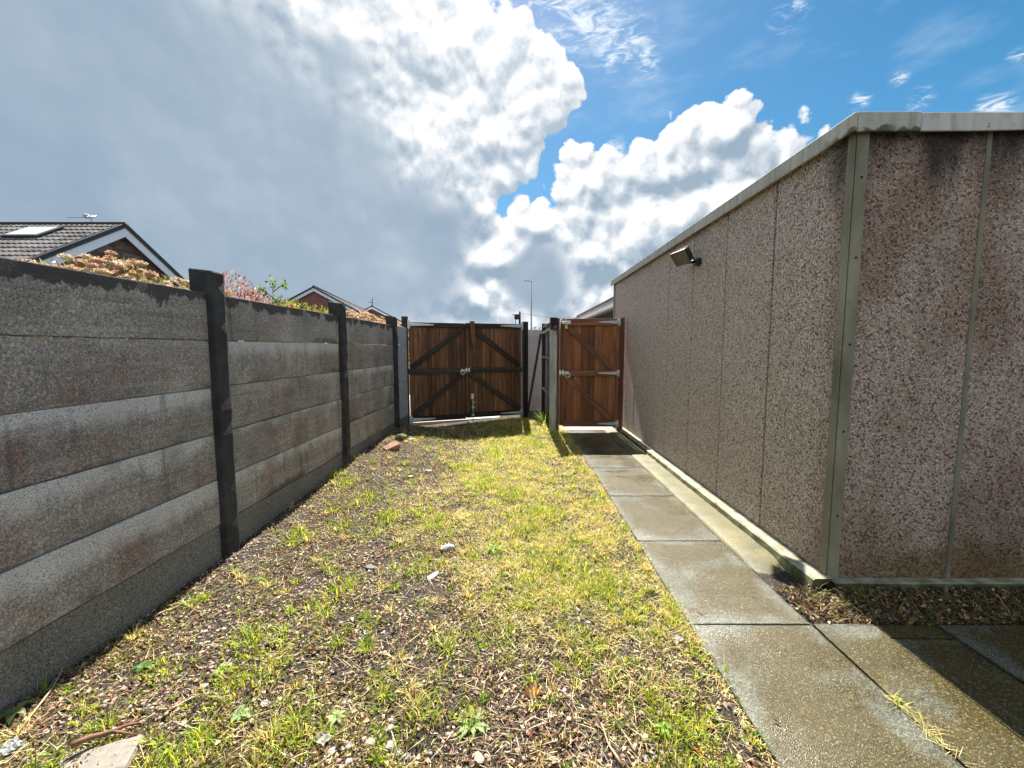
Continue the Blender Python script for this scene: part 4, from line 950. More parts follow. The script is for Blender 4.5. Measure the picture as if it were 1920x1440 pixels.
# ------------------------------------------------------------------ shrubs behind the fence
def stems_for(root, blobs, n=14):
    bm = bmesh.new()
    for i in range(n):
        c, r_ = blobs[i % len(blobs)]
        a = (c[0] + random.uniform(-.3, .3) * r_[0], c[1] + random.uniform(-.3, .3) * r_[1], -0.03)
        e = (c[0] + random.uniform(-.7, .7) * r_[0], c[1] + random.uniform(-.7, .7) * r_[1], c[2] + random.uniform(.0, .6) * r_[2])
        m = tuple((p + q) / 2 + random.uniform(-.06, .06) for p, q in zip(a, e))
        add_tube(bm, [a, m, e], [0.014, 0.010, 0.004], 5)
    o = link('stems', bm_mesh(bm, 'stems', True), stem_m); local(o, root, Matrix.Identity(4))
def in_blobs(blobs, n, shell=0.55, upper=True):
    w_ = np.array([r_[0] * r_[1] + r_[0] * r_[2] for _, r_ in blobs]); k = rng.choice(len(blobs), n, p=w_ / w_.sum())
    v = rng.standard_normal((n, 3)); v /= np.linalg.norm(v, axis=1, keepdims=True)
    if upper: v[:, 2] = np.where(rng.random(n) < .7, np.abs(v[:, 2]), v[:, 2])
    rad = 1 - shell * rng.random(n) ** 1.6
    c = np.array([b_[0] for b_ in blobs])[k]; r_ = np.array([b_[1] for b_ in blobs])[k]
    return c + v * r_ * rad[:, None], v
def shrub(name, label, cat, blobs, cols, weights, n, size, group=None, mat=None):
    c0 = blobs[0][0]; root = empty(name, (c0[0], c0[1], -0.03)); tag(root, label, cat, group)
    mat = mat or material('shrub_leaf', m_leafcol, trans=0.35, tint=(1.15, 1.08, .85))
    stems_for(root, blobs)
    p, v = in_blobs(blobs, n); d_ = v + 0.7 * rng.standard_normal(p.shape) + np.array([0, 0, .35])
    L = size * (0.6 + .8 * rng.random(n)); col = jitter_cols(palette(n, cols, weights), n, .22, .08)
    V, T, Cc = leaves(p, d_, L, L * .42, col)
    o = link('foliage', np_mesh('foliage', V, T, Cc), mat or leaf_m); local(o, root, Matrix.Identity(4)); return root
def cluster_of(px, py, X): 
    d_ = pixdir(px, py); t = X / d_.x; return np.array((X, d_.y * t, CAM_H + d_.z * t))
# 1 cream-pink flowering shrub nearest the camera
bl1 = [((-2.95, 3.00, 1.15), (.62, .62, .90)), ((-2.85, 3.45, 1.10), (.55, .55, .86)), ((-2.75, 3.85, 1.05), (.50, .50, .84)), ((-2.95, 2.60, 1.05), (.50, .45, .86))]
s1 = shrub('flowering_shrub', 'shrub crowded with domed cream and peach flower heads, in front of the bungalow', 'shrub', bl1, [(.10, .14, .04), (.20, .22, .07), (.30, .20, .09)], [3, 3, 2], 9000, .045)
def flower_heads(root, centres, rad, cols, per=70):
    n = len(centres); dirs = rng.standard_normal((n, per, 3)); dirs /= np.linalg.norm(dirs, axis=2, keepdims=True); dirs[:, :, 2] = np.abs(dirs[:, :, 2])
    R_ = rad * (0.7 + .6 * rng.random((n, 1, 1))); sc3 = np.array([1, 1, .62])
    p = (centres[:, None] + dirs * R_ * sc3 * (.88 + .2 * rng.random((n, per, 1)))).reshape(-1, 3); d_ = dirs.reshape(-1, 3) * .5 + rng.standard_normal((n * per, 3)) * .8 + np.array([0, 0, .2])
    tone = np.repeat(palette(n, cols, np.ones(len(cols))), per, 0); col = jitter_cols(tone, n * per, .18, .05)
    V, T, Cc = merge([leaves(p, d_, rad * .30 * (.7 + .6 * rng.random(n * per)), rad * .26, col, .15), stones(centres, R_[:, 0, 0] * .86, jitter_cols(tone[::per] * .8, n, .1, .04), .62, .06)])
    o = link('flower_heads', np_mesh('flowers', V, T, Cc), petal_m); local(o, root, Matrix.Identity(4))
hp_, hv = in_blobs(bl1, 1300, .07); keep = (hp_[:, 2] > 1.50); hp_ = hp_[keep][:640]
hp_[:, 2] += rng.uniform(-.03, .035, len(hp_))
flower_heads(s1, hp_, .034, [(.68, .50, .33), (.62, .43, .28), (.66, .55, .39), (.58, .38, .25), (.70, .60, .45)])
# 2 red-tipped shrub behind the nearest tall post
c2 = cluster_of(432, 520, -2.70); c2b = cluster_of(470, 545, -2.70)
bl2 = [((-2.70, c2[1] - .05, 1.30), (.40, .32, .80)), ((-2.70, c2b[1], 1.25), (.36, .42, .75)), ((-2.65, c2b[1] + .35, 1.2), (.36, .40, .72))]
shrub('red_tipped_shrub', 'red and pink tipped leafy shrub just right of the nearest tall fence post', 'shrub', bl2, [(.30, .055, .055), (.42, .15, .12), (.55, .38, .27), (.12, .15, .05), (.45, .28, .16)], [3, 3, 3, 2, 2], 9000, .036)
# 3 green sapling
c3 = cluster_of(505, 518, -2.55)
sp = empty('sapling', (-2.55, c3[1], -0.03)); tag(sp, 'slender bright green sapling sticking up behind the fence', 'sapling')
bm = bmesh.new(); tips = []
add_tube(bm, [(0, 0, 0), (0.02, 0.03, 1.2), (0.0, 0.05, c3[2])], [.014, .010, .003], 6)
for k in range(9):
    z = 1.45 + k * (c3[2] - 1.5) / 9; a = k * 2.4; e = (0.13 * math.cos(a) + .005, 0.13 * math.sin(a) + .04, z + 0.10)
    add_tube(bm, [(0.01, 0.04, z), e], [.006, .002], 5); tips.append(e)
link('stem', bm_mesh(bm, 'sap', True), material('green_stem', m_plain, col=(.10, .14, .04), rough=0.7), sp)
tips.append((0, 0.05, c3[2])); tp = np.array(tips); n = 210; k = rng.integers(0, len(tp), n)
p = tp[k] * (.80 + .2 * rng.random((n, 1))) * np.array([1, 1, 0]) + np.array([0, 0, 1]) * (tp[k][:, 2:] - .06 * rng.random((n, 1))) + .022 * rng.standard_normal((n, 3))
V, T, Cc = leaves(p, rng.standard_normal((n, 3)) + np.array([0, 0, .2]), .042, .024, jitter_cols((.10, .20, .035), n, .25))
link('foliage', np_mesh('sapleaf', V, T, Cc), leaf_m, sp)
# 4 yellow-green shrub
c4 = cluster_of(560, 556, -2.60); c4b = cluster_of(600, 572, -2.55)
bl4 = [((-2.60, c4[1] - .15, 1.20), (.42, .42, .76)), ((-2.58, c4b[1], 1.20), (.42, .48, .74)), ((-2.50, c4b[1] + .5, 1.15), (.38, .42, .70)), ((-2.6, c4[1] - .5, 1.15), (.3, .3, .72))]
shrub('yellow_green_shrub', 'loose yellow-green shrub above the middle bay of the fence', 'shrub', bl4, [(.34, .34, .05), (.22, .28, .05), (.42, .36, .10), (.40, .24, .14)], [4, 3, 2, 1.2], 9000, .042)
# 5 pink hedge at the far end
bl5 = [((-2.42, y, 1.15), (.36, .55, .80 + .03 * math.sin(y * 3))) for y in (6.1, 6.7, 7.3, 7.9, 8.4)]
s5 = shrub('pink_hedge', 'low dense pink and cream hedge top along the far bay of the fence', 'hedge', bl5, [(.60, .42, .26), (.50, .26, .17), (.66, .52, .34), (.20, .20, .07)], [4, 2, 3, 2], 16000, .036)
hp5, _v = in_blobs(bl5, 700, .05); hp5 = hp5[hp5[:, 2] > 1.62][:320]
flower_heads(s5, hp5, .034, [(.66, .48, .33), (.60, .38, .27), (.68, .56, .42)], 40)
# 6 greenery behind the blue-grey wall
shrub('background_bush', 'dark green bush top peeping over the blue-grey wall', 'shrub', [((0.55, 10.6, 0.95), (.55, .4, .96)), ((0.15, 10.7, .9), (.4, .4, .90))], [(.07, .11, .05), (.12, .15, .07)], [1, 1], 2500, .06)
# 7 leafy weed at the foot of the timber fence
wd = empty('leafy_weed', (0.555, 7.45, 0.02)); tag(wd, 'bright green long-leaved weed at the foot of the timber fence', 'weed')
n = 60; az = rng.random(n) * 6.283; V, T, Cc = blades(np.stack([.05 * np.cos(az), .05 * np.sin(az), np.zeros(n)], 1), az, .12 + .40 * rng.random(n), .22 + .18 * rng.random(n), .018 + .012 * rng.random(n), jitter_cols((.16, .24, .05), n))
link('foliage', np_mesh('weed', V, T, Cc), leaf_m, wd)

# ------------------------------------------------------------------ ground cover
def pg(px, py, z=0.015):
    d_ = pixdir(px, py); t = (z - CAM_H) / d_.z; return d_.x * t, d_.y * t
TUFTS = [(730, 968, .13), (690, 938, .12), (815, 975, .10), (905, 905, .16), (1012, 958, .17), (960, 925, .14), (985, 990, .12), (620, 902, .12), (655, 912, .10), (560, 1005, .10), (640, 1098, .10), (600, 1128, .07), (455, 1262, .09), (365, 1390, .09),
         (545, 1372, .09), (800, 1335, .07), (1085, 1185, .09), (1180, 1150, .08), (1090, 1230, .07), (1270, 1375, .10), (470, 1185, .09), (1130, 1100, .11), (930, 1022, .08), (790, 1060, .07), (1100, 1095, .10), (690, 1160, .05), (880, 1330, .05), (1000, 830, .18), (1040, 810, .14),
         (930, 850, .16), (870, 875, .14), (500, 1210, .08), (430, 1290, .07), (1230, 1330, .09), (1320, 1340, .07), (990, 1090, .08), (835, 1190, .05), (505, 1245, .08), (700, 1000, .08), (1060, 1060, .12), (1010, 1040, .12), (300, 1250, .06), (640, 985, .09)]
BARE = [(770, 1110, .17), (415, 1150, .10), (700, 1012, .11), (1330, 1265, .07), (1370, 1330, .07), (590, 1085, .11), (800, 1375, .10), (1090, 1165, .06), (1180, 1200, .06), (480, 1020, .12), (1400, 1400, .06), (560, 1250, .07), (900, 1395, .08), (640, 1240, .06)]
TW = [(pg(x, y) + (r_,)) for x, y, r_ in TUFTS]; BW = [(pg(x, y) + (r_,)) for x, y, r_ in BARE]
def blobsum(L_, x, y):
    s = np.zeros_like(x)
    for (cx, cy, r_) in L_: s = np.maximum(s, np.exp(-((x - cx) ** 2 + ((y - cy) * .8) ** 2) / (r_ * r_)))
    return s
def yard_pts(n, near=0.55):
    y = .95 + 6.9 * rng.random(n) ** (1.0 + 1.6 * near)
    x = xf(y) - 0.0 + (0.905 - xf(y)) * rng.random(n)
    # clip behind the slanting double gate
    yg = P0.y + (x - P0.x) * gd.y / gd.x - 0.02
    k = y < yg; return x[k], y[k]
def lay(x, y, dz=0.0): return np.stack([x, y, gz(x, y) + dz], 1)
def bare(x, y): return blobsum(BW, x, y)
def grassy(x, y):   # where the thatch is thick: right of the middle, mid distance
    right = sst(-1.1, 0.15, x + 0.25 * (fbm(x, y, 1.1) - .5) * 3) * sst(1.5, 2.6, y + .6 * x) * (0.55 + .45 * sst(8, 6, y))
    return np.clip(right * (.55 + .9 * fbm(x, y, 2.3, 1)) + .30 * (fbm(x, y, 3.1, 2) > .52), 0, 1)
near_path = lambda x: sst(0.905, 0.80, x)
STRAW = [(.62, .52, .24), (.54, .44, .18), (.70, .61, .34), (.44, .31, .15), (.58, .54, .17)]
GREEN = [(.20, .32, .03), (.33, .42, .04), (.50, .50, .05), (.11, .18, .03)]
parts = []
# straw thatch
x, y = yard_pts(340000, .5); g_ = grassy(x, y); pr = (.10 + .9 * g_) * (1 - .92 * bare(x, y)) * (.16 + .84 * sst(1.5, 2.7, y + .55 * x)) * (.35 + .65 * sst(-1.5, -.5, x)) * (.30 + .70 * sst(.36, .54, fbm(x, y, 7.5, 0))) * (.60 + .40 * sst(.35, .6, fbm(x, y, 2.9, 2)))
k = rng.random(len(x)) < pr; x, y = x[k], y[k]; n = len(x)
wy = .85 + .10 * y
parts.append(blades(lay(x, y, .001), rng.random(n) * 6.283, .35 + .62 * rng.random(n), (.016 + .034 * rng.random(n)) * wy, (.0018 + .0022 * rng.random(n)) * wy, jitter_cols(palette(n, STRAW + [(.46, .44, .08), (.34, .37, .06)], [3, 3, 2, 2, 2.5, 2.4, 2.0]), n, .22, .07), .35))
straw = merge(parts); parts = []
# green blades: a sparse lawn plus distinct tufts
x, y = yard_pts(90000, .45); t_ = blobsum(TW, x, y); pr = (.02 + .26 * grassy(x, y) * (fbm(x, y, 4.0, 0) > .46) * sst(1.3, 2.3, y) + .95 * t_) * (1 - .9 * bare(x, y))
k = rng.random(len(x)) < pr; x, y = x[k], y[k]; t_ = t_[k]; n = len(x); wy = .9 + .09 * y
parts.append(blades(lay(x, y, .0), rng.random(n) * 6.283, .06 + .55 * rng.random(n), (.022 + .045 * rng.random(n) * (.5 + t_)) * wy, (.0022 + .0028 * rng.random(n)) * wy, jitter_cols(palette(n, GREEN, [3, 4, 3.5, 1]), n, .2, .07), .5))
# distinct little tussocks
m = 1700; tx, ty = yard_pts(m, .55); kk = rng.random(len(tx)) < (.16 + .7 * grassy(tx, ty)) * (1 - .85 * bare(tx, ty)); tx, ty = tx[kk], ty[kk]
for i in range(len(tx)):
    q = int(rng.integers(14, 40)); az = rng.random(q) * 6.283; rr_ = .020 * np.sqrt(rng.random(q)); xx = tx[i] + rr_ * np.cos(az); yy = ty[i] + rr_ * np.sin(az)
    dry = rng.random() < .4; sc_ = .6 + .7 * rng.random()
    parts.append(blades(lay(xx, yy), az + .4 * rng.standard_normal(q), .05 + .75 * rng.random(q), (.03 + .05 * rng.random(q)) * sc_, (.0020 + .0024 * rng.random(q)) * (.8 + .12 * ty[i]), jitter_cols(palette(q, STRAW if dry else GREEN, [2, 3, 2, 1, 2][:5 if dry else 4]), q, .15, .05), .6))
green = merge(parts); parts = []
# clover, moss and seedling leaves
x, y = yard_pts(120000, .72); f_ = fbm(x, y, 3.4, 2); pr = np.clip((f_ - .40) * 4, 0, 1) * (1 - .9 * bare(x, y)) * (.35 + .65 * sst(4.2, 2.0, y)) * .85
k = rng.random(len(x)) < pr; x, y = x[k], y[k]; n = len(x); redz = fbm(x, y, 2.1, 1)
col = np.where((redz > .60)[:, None], palette(n, [(.20, .075, .045), (.28, .14, .06), (.16, .10, .035), (.30, .22, .07)], [3, 2, 2, 2]), palette(n, [(.16, .21, .04), (.26, .28, .06), (.10, .14, .03), (.33, .29, .10)], [3, 3, 2, 2]))
d_ = rng.standard_normal((n, 3)); d_[:, 2] = np.abs(d_[:, 2]) * .8 + .2
parts.append(leaves(lay(x, y, .001 + .010 * rng.random(n)), d_, .006 + .010 * rng.random(n), .004 + .005 * rng.random(n), jitter_cols(col, n, .25, .08)))
# upright weed rosettes scattered in the near ground
m = 420; tx, ty = yard_pts(m, .85); kk = (rng.random(len(tx)) > bare(tx, ty)); tx, ty = tx[kk], ty[kk]
for i in range(len(tx)):
    q = int(rng.integers(5, 12)); az = np.linspace(0, 6.283, q) + rng.random(); s_ = .5 + .8 * rng.random()
    d_ = np.stack([np.cos(az), np.sin(az), .25 + .7 * rng.random(q)], 1)
    parts.append(leaves(np.repeat(lay(tx[i:i + 1], ty[i:i + 1], .004), q, 0), d_, (.020 + .022 * rng.random(q)) * s_, .010 * s_ + 0 * az, jitter_cols(palette(1, [(.20, .30, .05), (.30, .36, .08), (.13, .22, .05), (.34, .36, .16)], [3, 2, 2, 1])[0], q, .18, .05)))
leafy = merge(parts); parts = []
# dead litter: flakes of leaf, bark and stalk
x, y = yard_pts(230000, .78); pr = (.34 + .50 * (1 - grassy(x, y))) * (1 - .72 * bare(x, y)) * (.6 + .7 * (fbm(x, y, 5, 1) > .47))
k = rng.random(len(x)) < pr; x, y = x[k], y[k]; n = len(x)
d_ = rng.standard_normal((n, 3)); d_[:, 2] *= .32; L_ = .006 + .022 * rng.random(n) ** 2.2; wdt = L_ * (.18 + .7 * rng.random(n) ** 1.5)
parts.append(leaves(lay(x, y, .001 + .008 * rng.random(n)), d_, L_, wdt, jitter_cols(palette(n, [(.33, .23, .14), (.22, .13, .08), (.45, .35, .21), (.52, .43, .29), (.10, .060, .040), (.36, .19, .13), (.04, .03, .02), (.44, .32, .24)], [3, 3, 3, 2.4, 2.6, 2, 3, 2]), n, .3, .08), .3))
# stalks
x, y = yard_pts(11000, .75); n = len(x)
parts.append(blades(lay(x, y, .004 + .008 * rng.random(n)), rng.random(n) * 6.283, .88 + .12 * rng.random(n), .03 + .08 * rng.random(n) ** 2, .0013 + .0016 * rng.random(n), jitter_cols(palette(n, [(.50, .40, .24), (.36, .26, .15), (.18, .11, .07), (.58, .50, .36)], [3, 3, 3, 2]), n, .25, .06), .08))
# litter in the strip along the front of the garage and by the path corner
x = 1.46 + 1.9 * rng.random(9000); y = 2.0 + .34 * rng.random(9000); k = (x > 1.53) & (y < 2.318) | (y < 2.35) & (x > 1.53) & (x < 1.74); x, y = x[k], y[k]; n = len(x)
d_ = rng.standard_normal((n, 3)); d_[:, 2] *= .4; L_ = .008 + .030 * rng.random(n) ** 2
strip_col = palette(n, [(.20, .10, .05), (.10, .06, .035), (.32, .20, .11), (.05, .035, .025), (.09, .13, .03), (.42, .30, .18)], [3, 3, 2, 3, 2, 1])
parts.append(leaves(np.stack([x, y, -0.020 + .030 * rng.random(n)], 1), d_, L_, L_ * .5, jitter_cols(strip_col, n, .3)))
q = 900; x = 1.62 + 1.6 * rng.random(q); y = 2.02 + .28 * rng.random(q)
parts.append(blades(np.stack([x, y, 0 * x - .015], 1), rng.random(q) * 6.283, .3 + .6 * rng.random(q), .03 + .07 * rng.random(q), .002 + .002 * rng.random(q), jitter_cols(palette(q, [(.12, .18, .04), (.36, .26, .14), (.22, .20, .06)], [2, 2, 1]), q), .4))
# crumbs and grass along the slab edges and joints
q = 2600; y = 1.0 + 5.9 * rng.random(q); x = 0.888 + .020 * rng.standard_normal(q); k = x < .905; x, y = x[k], y[k]; q = len(x)
parts.append(blades(lay(x, y, .004), rng.random(q) * 6.283, .5 + .5 * rng.random(q), .015 + .035 * rng.random(q), .0015 + .0015 * rng.random(q), jitter_cols(palette(q, STRAW, [1, 1, 1, 2, 1]), q), .3))
q = 160; t_ = rng.random(q); x = 1.517 + .004 * rng.standard_normal(q); y = np.where(t_ < .6, 1.40 + .05 * rng.standard_normal(q), 1.52 + .02 * rng.standard_normal(q))
parts.append(blades(np.stack([x, y, 0 * x], 1), rng.random(q) * 6.283, .55 + .42 * rng.random(q), .02 + .07 * rng.random(q) ** 1.5, .0012 + .001 * rng.random(q), jitter_cols(palette(q, [(.55, .46, .22), (.40, .34, .12), (.26, .30, .06)], [3, 2, 1]), q), .25))
litter = merge(parts); parts = []
for nm, dat, mt, lab, cat in (('dry_grass', straw, grass_m, 'short straw-coloured dry grass across the yard', 'dry grass'), ('grass', green, grass_m, 'green grass growing in patches across the yard', 'grass'),
                              ('ground_weeds', leafy, leaf_m, 'low clover, moss and seedlings in the soil', 'weeds'), ('leaf_litter', litter, dry_m, 'dead leaf and stalk litter on the soil', 'litter')):
    o = link(nm, np_mesh(nm, *dat), mt); tag(o, lab, cat, kind='stuff')
# gravel
x, y = yard_pts(30000, .80); pr = (.22 + .6 * (fbm(x, y, 2.7, 0) > .5)) * (1 - .75 * grassy(x, y)) * (1 - .3 * bare(x, y)); k = rng.random(len(x)) < pr; x, y = x[k], y[k]; n = len(x)
r_ = .0025 + .010 * rng.random(n) ** 3.2
gcols = palette(n, [(.30, .22, .19), (.36, .30, .27), (.22, .19, .18), (.46, .42, .38), (.12, .11, .11), (.33, .20, .16)], [3, 3, 3, 2, 2, 2])
V, T, Cc = stones(lay(x, y) + np.stack([0 * x, 0 * x, r_ * .25], 1), r_, jitter_cols(gcols, n, .2, .05))
o = link('gravel', np_mesh('gravel', V, T, Cc), material('pebble', m_colattr)); tag(o, 'small pinkish and grey gravel scattered in the soil', 'gravel', kind='stuff')

# ------------------------------------------------------------------ single things lying about
def gpt(px, py, dz=0.0):
    x_, y_ = pg(px, py, .01); z_ = float(gz(x_, y_)); x_, y_ = pg(px, py, z_); return Vector((x_, y_, float(gz(x_, y_)) + dz))
def lump(name, label, cat, loc, size, mat, seed=0, rz=0.0, tilt=(0, 0), jit=.18, sub=2, group=None, freq=1.7):
    bm = bmesh.new(); bmesh.ops.create_icosphere(bm, subdivisions=sub, radius=.5)
    for v in bm.verts:
        n_ = mnoise.noise(v.co * freq * 2 + Vector((seed, seed * 2, 0))); v.co *= 1 + jit * 2 * n_
        for ax in range(3): v.co[ax] = max(-.40 - .1 * math.sin(seed + ax), min(.40 + .1 * math.cos(seed + ax), v.co[ax]))
        v.co = Vector((v.co.x * size[0], v.co.y * size[1], v.co.z * size[2]))
    o = link(name, bm_mesh(bm, name), mat); o.location = loc; o.rotation_euler = (tilt[0], tilt[1], rz); tag(o, label, cat, group); return o
rock_w = material('white_rock', m_plain, col=(.33, .31, .285), rough=0.85, scale=30, bump=.6); rock_p = material('pink_rock', m_plain, col=(.40, .27, .22), rough=0.85, scale=30, bump=.6)
rock_g = material('grey_rock', m_plain, col=(.30, .28, .27), rough=0.85, scale=30, bump=.6); slate_m = material('slate', m_plain, col=(.13, .145, .17), rough=0.6, var=.2, bump=.3)
moss_m = material('moss_stone', m_plain, col=(.10, .115, .04), rough=0.95, var=.5, scale=24, bump=.9); brick_m = material('old_brick', m_plain, col=(.34, .17, .12), rough=0.9, var=.35, scale=18, bump=.6)
lump('stone', 'largest whitish stone, lying in the middle of the patchy grass', 'stone', gpt(840, 1032, .015), (.135, .085, .060), rock_w, 3, .4)
lump('stone', 'round mossy stone at the foot of the fence near the double gate', 'stone', gpt(751, 822, .03), (.22, .17, .12), moss_m, 5)
lump('stone', 'pale stone beside the mossy stone at the foot of the gate post', 'stone', gpt(772, 822, .01), (.11, .09, .05), rock_g, 7)
hb = link('half_brick', rough_box(-.095, .095, -.055, .055, -.035, .035, 0, 6, .006, .008, 4, 14, 2), brick_m); hb.location = gpt(735, 838, .030); hb.rotation_euler = (R(14), R(-18), R(35)); tag(hb, 'broken reddish half brick lying near the fence by the double gate', 'brick')
for i, (px, py, s_, rz) in enumerate(((812, 1083, .105, .9), (696, 1066, .095, -.5))):
    bm = bmesh.new(); pts = [(-.5, -.12), (-.2, -.22), (.25, -.16), (.52, .02), (.2, .15), (-.35, .18)]
    a = [bm.verts.new((x_ * s_, y_ * s_, -.004)) for x_, y_ in pts]; b_ = [bm.verts.new((x_ * s_ * .96, y_ * s_ * .94, .006)) for x_, y_ in pts]
    bm.faces.new(a[::-1]); bm.faces.new(b_)
    for q in range(6): bm.faces.new((a[q], a[(q + 1) % 6], b_[(q + 1) % 6], b_[q]))
    o = link('slate_piece', bm_mesh(bm, 'slate'), slate_m); o.location = gpt(px, py, .010); o.rotation_euler = (R(8), R(-6), rz)
    tag(o, ('shiny grey-blue slate splinter on the bare soil patch', 'smaller dark slate splinter left of the bare soil patch')[i], 'slate', 'slate splinters on the soil')
for i, (px, py, s_, mt, lab) in enumerate(((693, 1398, .050, rock_p, 'pinkish flat stone, biggest of the cluster at the bottom centre'), (733, 1402, .045, rock_w, 'white angular stone right of the pinkish stone at the bottom centre'), (746, 1413, .034, rock_w, 'small pale stone touching the white angular stone at the bottom centre'),
        (655, 1402, .034, rock_g, 'small grey stone just left of the pinkish stone at the bottom centre'), (624, 1413, .036, rock_g, 'grey-white stone at the left end of the bottom centre cluster'), (655, 1430, .034, rock_w, 'pale stone at the very bottom edge below the pinkish stone'), (732, 1369, .036, rock_w, 'white stone just above the bottom centre cluster'),
        (711, 1384, .030, rock_g, 'grey pebble above the pinkish stone at the bottom centre'), (761, 1420, .032, rock_w, 'pale stone at the right end of the bottom centre cluster'), (898, 1425, .050, rock_p, 'flat pinkish stone at the bottom edge right of the dandelion'), (846, 1197, .022, rock_g, 'round grey pebble in the middle of the near ground'),
        (950, 1314, .024, rock_g, 'grey pebble left of the orange dried leaf'), (1070, 1175, .022, rock_g, 'light grey pebble left of the bare patch near the path'), (1045, 1166, .020, rock_g, 'dark grey pebble among dry grass, centre right'), (875, 970, .045, rock_w, 'white pebble in the thick grass above the big whitish stone'),
        (770, 895, .07, rock_w, 'thin white chip lying on dry grass in the middle of the yard'), (870, 870, .08, rock_g, 'pale flat chip farther up the middle of the yard'), (800, 885, .06, rock_w, 'white chip on the soil nearest the fence, mid-yard'))):
    lump('stone', lab, 'stone', gpt(px, py, s_ * .15), (s_ * 1.0, s_ * .8, s_ * .45), mt, 11 + i, i * 1.3, group='loose stones in the yard')
# litter
def scrap(name, label, loc, s_, mat, seed=0, n=6, crump=.5):
    bm = bmesh.new(); grid = [[None] * (n + 1) for _ in range(n + 1)]
    for i in range(n + 1):
        for j in range(n + 1):
            u_, v_ = i / n - .5, j / n - .5; z_ = crump * (mnoise.noise(Vector((u_ * 4 + seed, v_ * 4, seed))) * .5 + .35)
            ed = 1 + .18 * mnoise.noise(Vector((seed, u_ * 5, v_ * 5)))
            grid[i][j] = bm.verts.new((u_ * s_ * ed, v_ * s_ * .75 * ed, max(0, z_) * s_))
    for i in range(n):
        for j in range(n): bm.faces.new((grid[i][j], grid[i + 1][j], grid[i + 1][j + 1], grid[i][j + 1]))
    r0 = bmesh.ops.solidify(bm, geom=bm.faces[:], thickness=.0012)
    o = link(name, bm_mesh(bm, name), mat); o.location = loc; o.rotation_euler = (0, 0, seed * 1.1); tag(o, label, 'litter'); return o
paper = material('white_paper', m_plain, col=(.72, .71, .76), rough=.6, var=.06); foil = material('grey_plastic', m_plain, col=(.60, .64, .66), rough=.3, var=.15)
scrap('paper_scrap', 'crumpled white paper scrap beside the slab path edge', gpt(1272, 1200, .004), .040, paper, 2)
scrap('plastic_scrap', 'torn white plastic scrap lying left of centre in the near ground', gpt(680, 1191, .004), .045, foil, 5)
scrap('plastic_scrap', 'small white scrap at the left end of the near green tuft', gpt(497, 1322, .004), .035, paper, 8)
scrap('plastic_scrap', 'pale dirty scrap under the grass tuft at the bottom', gpt(605, 1388, .004), .055, material('dirty_paper', m_plain, col=(.50, .49, .40), rough=.7), 11)
scrap('plastic_film', 'crumpled clear plastic film in the bottom left corner', gpt(20, 1408, .004), .070, foil, 14)
scrap('plastic_scrap', 'green-white scrap of packaging on the soil mid-yard', gpt(803, 884, .01), .08, material('pale_green', m_plain, col=(.50, .56, .42), rough=.5), 17, crump=.2)
# fallen leaves that stand out
def fan_leaf(name, label, loc, s_, colr, rz, lobes=5, cup=.35):
    bm = bmesh.new(); c0_ = bm.verts.new((0, -.5 * s_, 0)); ring_ = []
    m_ = lobes * 4
    for i in range(m_ + 1):
        a_ = R(25) + (R(130)) * i / m_; rr_ = s_ * (.85 + .16 * math.cos(2 * math.pi * lobes * i / m_))
        ring_.append(bm.verts.new((rr_ * math.cos(a_), -.5 * s_ + rr_ * math.sin(a_), cup * s_ * (.5 + .5 * math.cos(2 * math.pi * lobes * i / m_ + 1)))))
    for i in range(m_): bm.faces.new((c0_, ring_[i], ring_[i + 1]))
    o = link(name, bm_mesh(bm, name), material('leaf_%s' % rz, m_plain, col=colr, rough=.6, var=.3, scale=60)); o.location = loc; o.rotation_euler = (R(18), 0, rz); tag(o, label, 'leaf')
    st_ = link('stalk', tube_mesh([(0, -.5 * s_, 0), (0.02 * s_, -1.0 * s_, -.004)], .0012, 5), stem_m, o)
fan_leaf('fallen_leaf', 'orange-brown fan-shaped dried leaf in the near ground', gpt(1000, 1302, .012), .055, (.52, .30, .12), .1)
fan_leaf('fallen_leaf', 'pale tan dried leaf left of the orange fan-shaped leaf', gpt(982, 1218, .010), .034, (.52, .44, .27), .9, 3)
fan_leaf('fallen_leaf', 'small orange leaf near the right edge of the grass', gpt(1223, 1295, .008), .028, (.58, .34, .12), 2.2, 3)
def slim_leaf(label, loc, s_, colr, rz):
    d_ = np.array([[0, 1, .15]]); V_, T_, C_ = leaves(np.array([[0, -s_ / 2, 0]]), d_, np.array([s_]), np.array([s_ * .32]), np.array([colr]), .3)
    o = link('fallen_leaf', np_mesh('sleaf', V_, T_, C_), dry_m); o.location = loc; o.rotation_euler = (0, 0, rz); tag(o, label, 'leaf')
slim_leaf('upright dark red leaf right of the orange fan-shaped leaf', gpt(1122, 1284, .008), .045, (.36, .06, .05), .25)
slim_leaf('bright red narrow leaf near the slab at the bottom right of the grass', gpt(1307, 1412, .008), .050, (.50, .04, .05), 1.1)
slim_leaf('small yellow leaf among the near grass tufts', gpt(1083, 1240, .012), .028, (.55, .60, .06), .5)
slim_leaf('small black wet leaf lying on the nearest slab', Vector(pg(1456, 1356, 0) + (.0045,)), .030, (.012, .012, .012), .7)
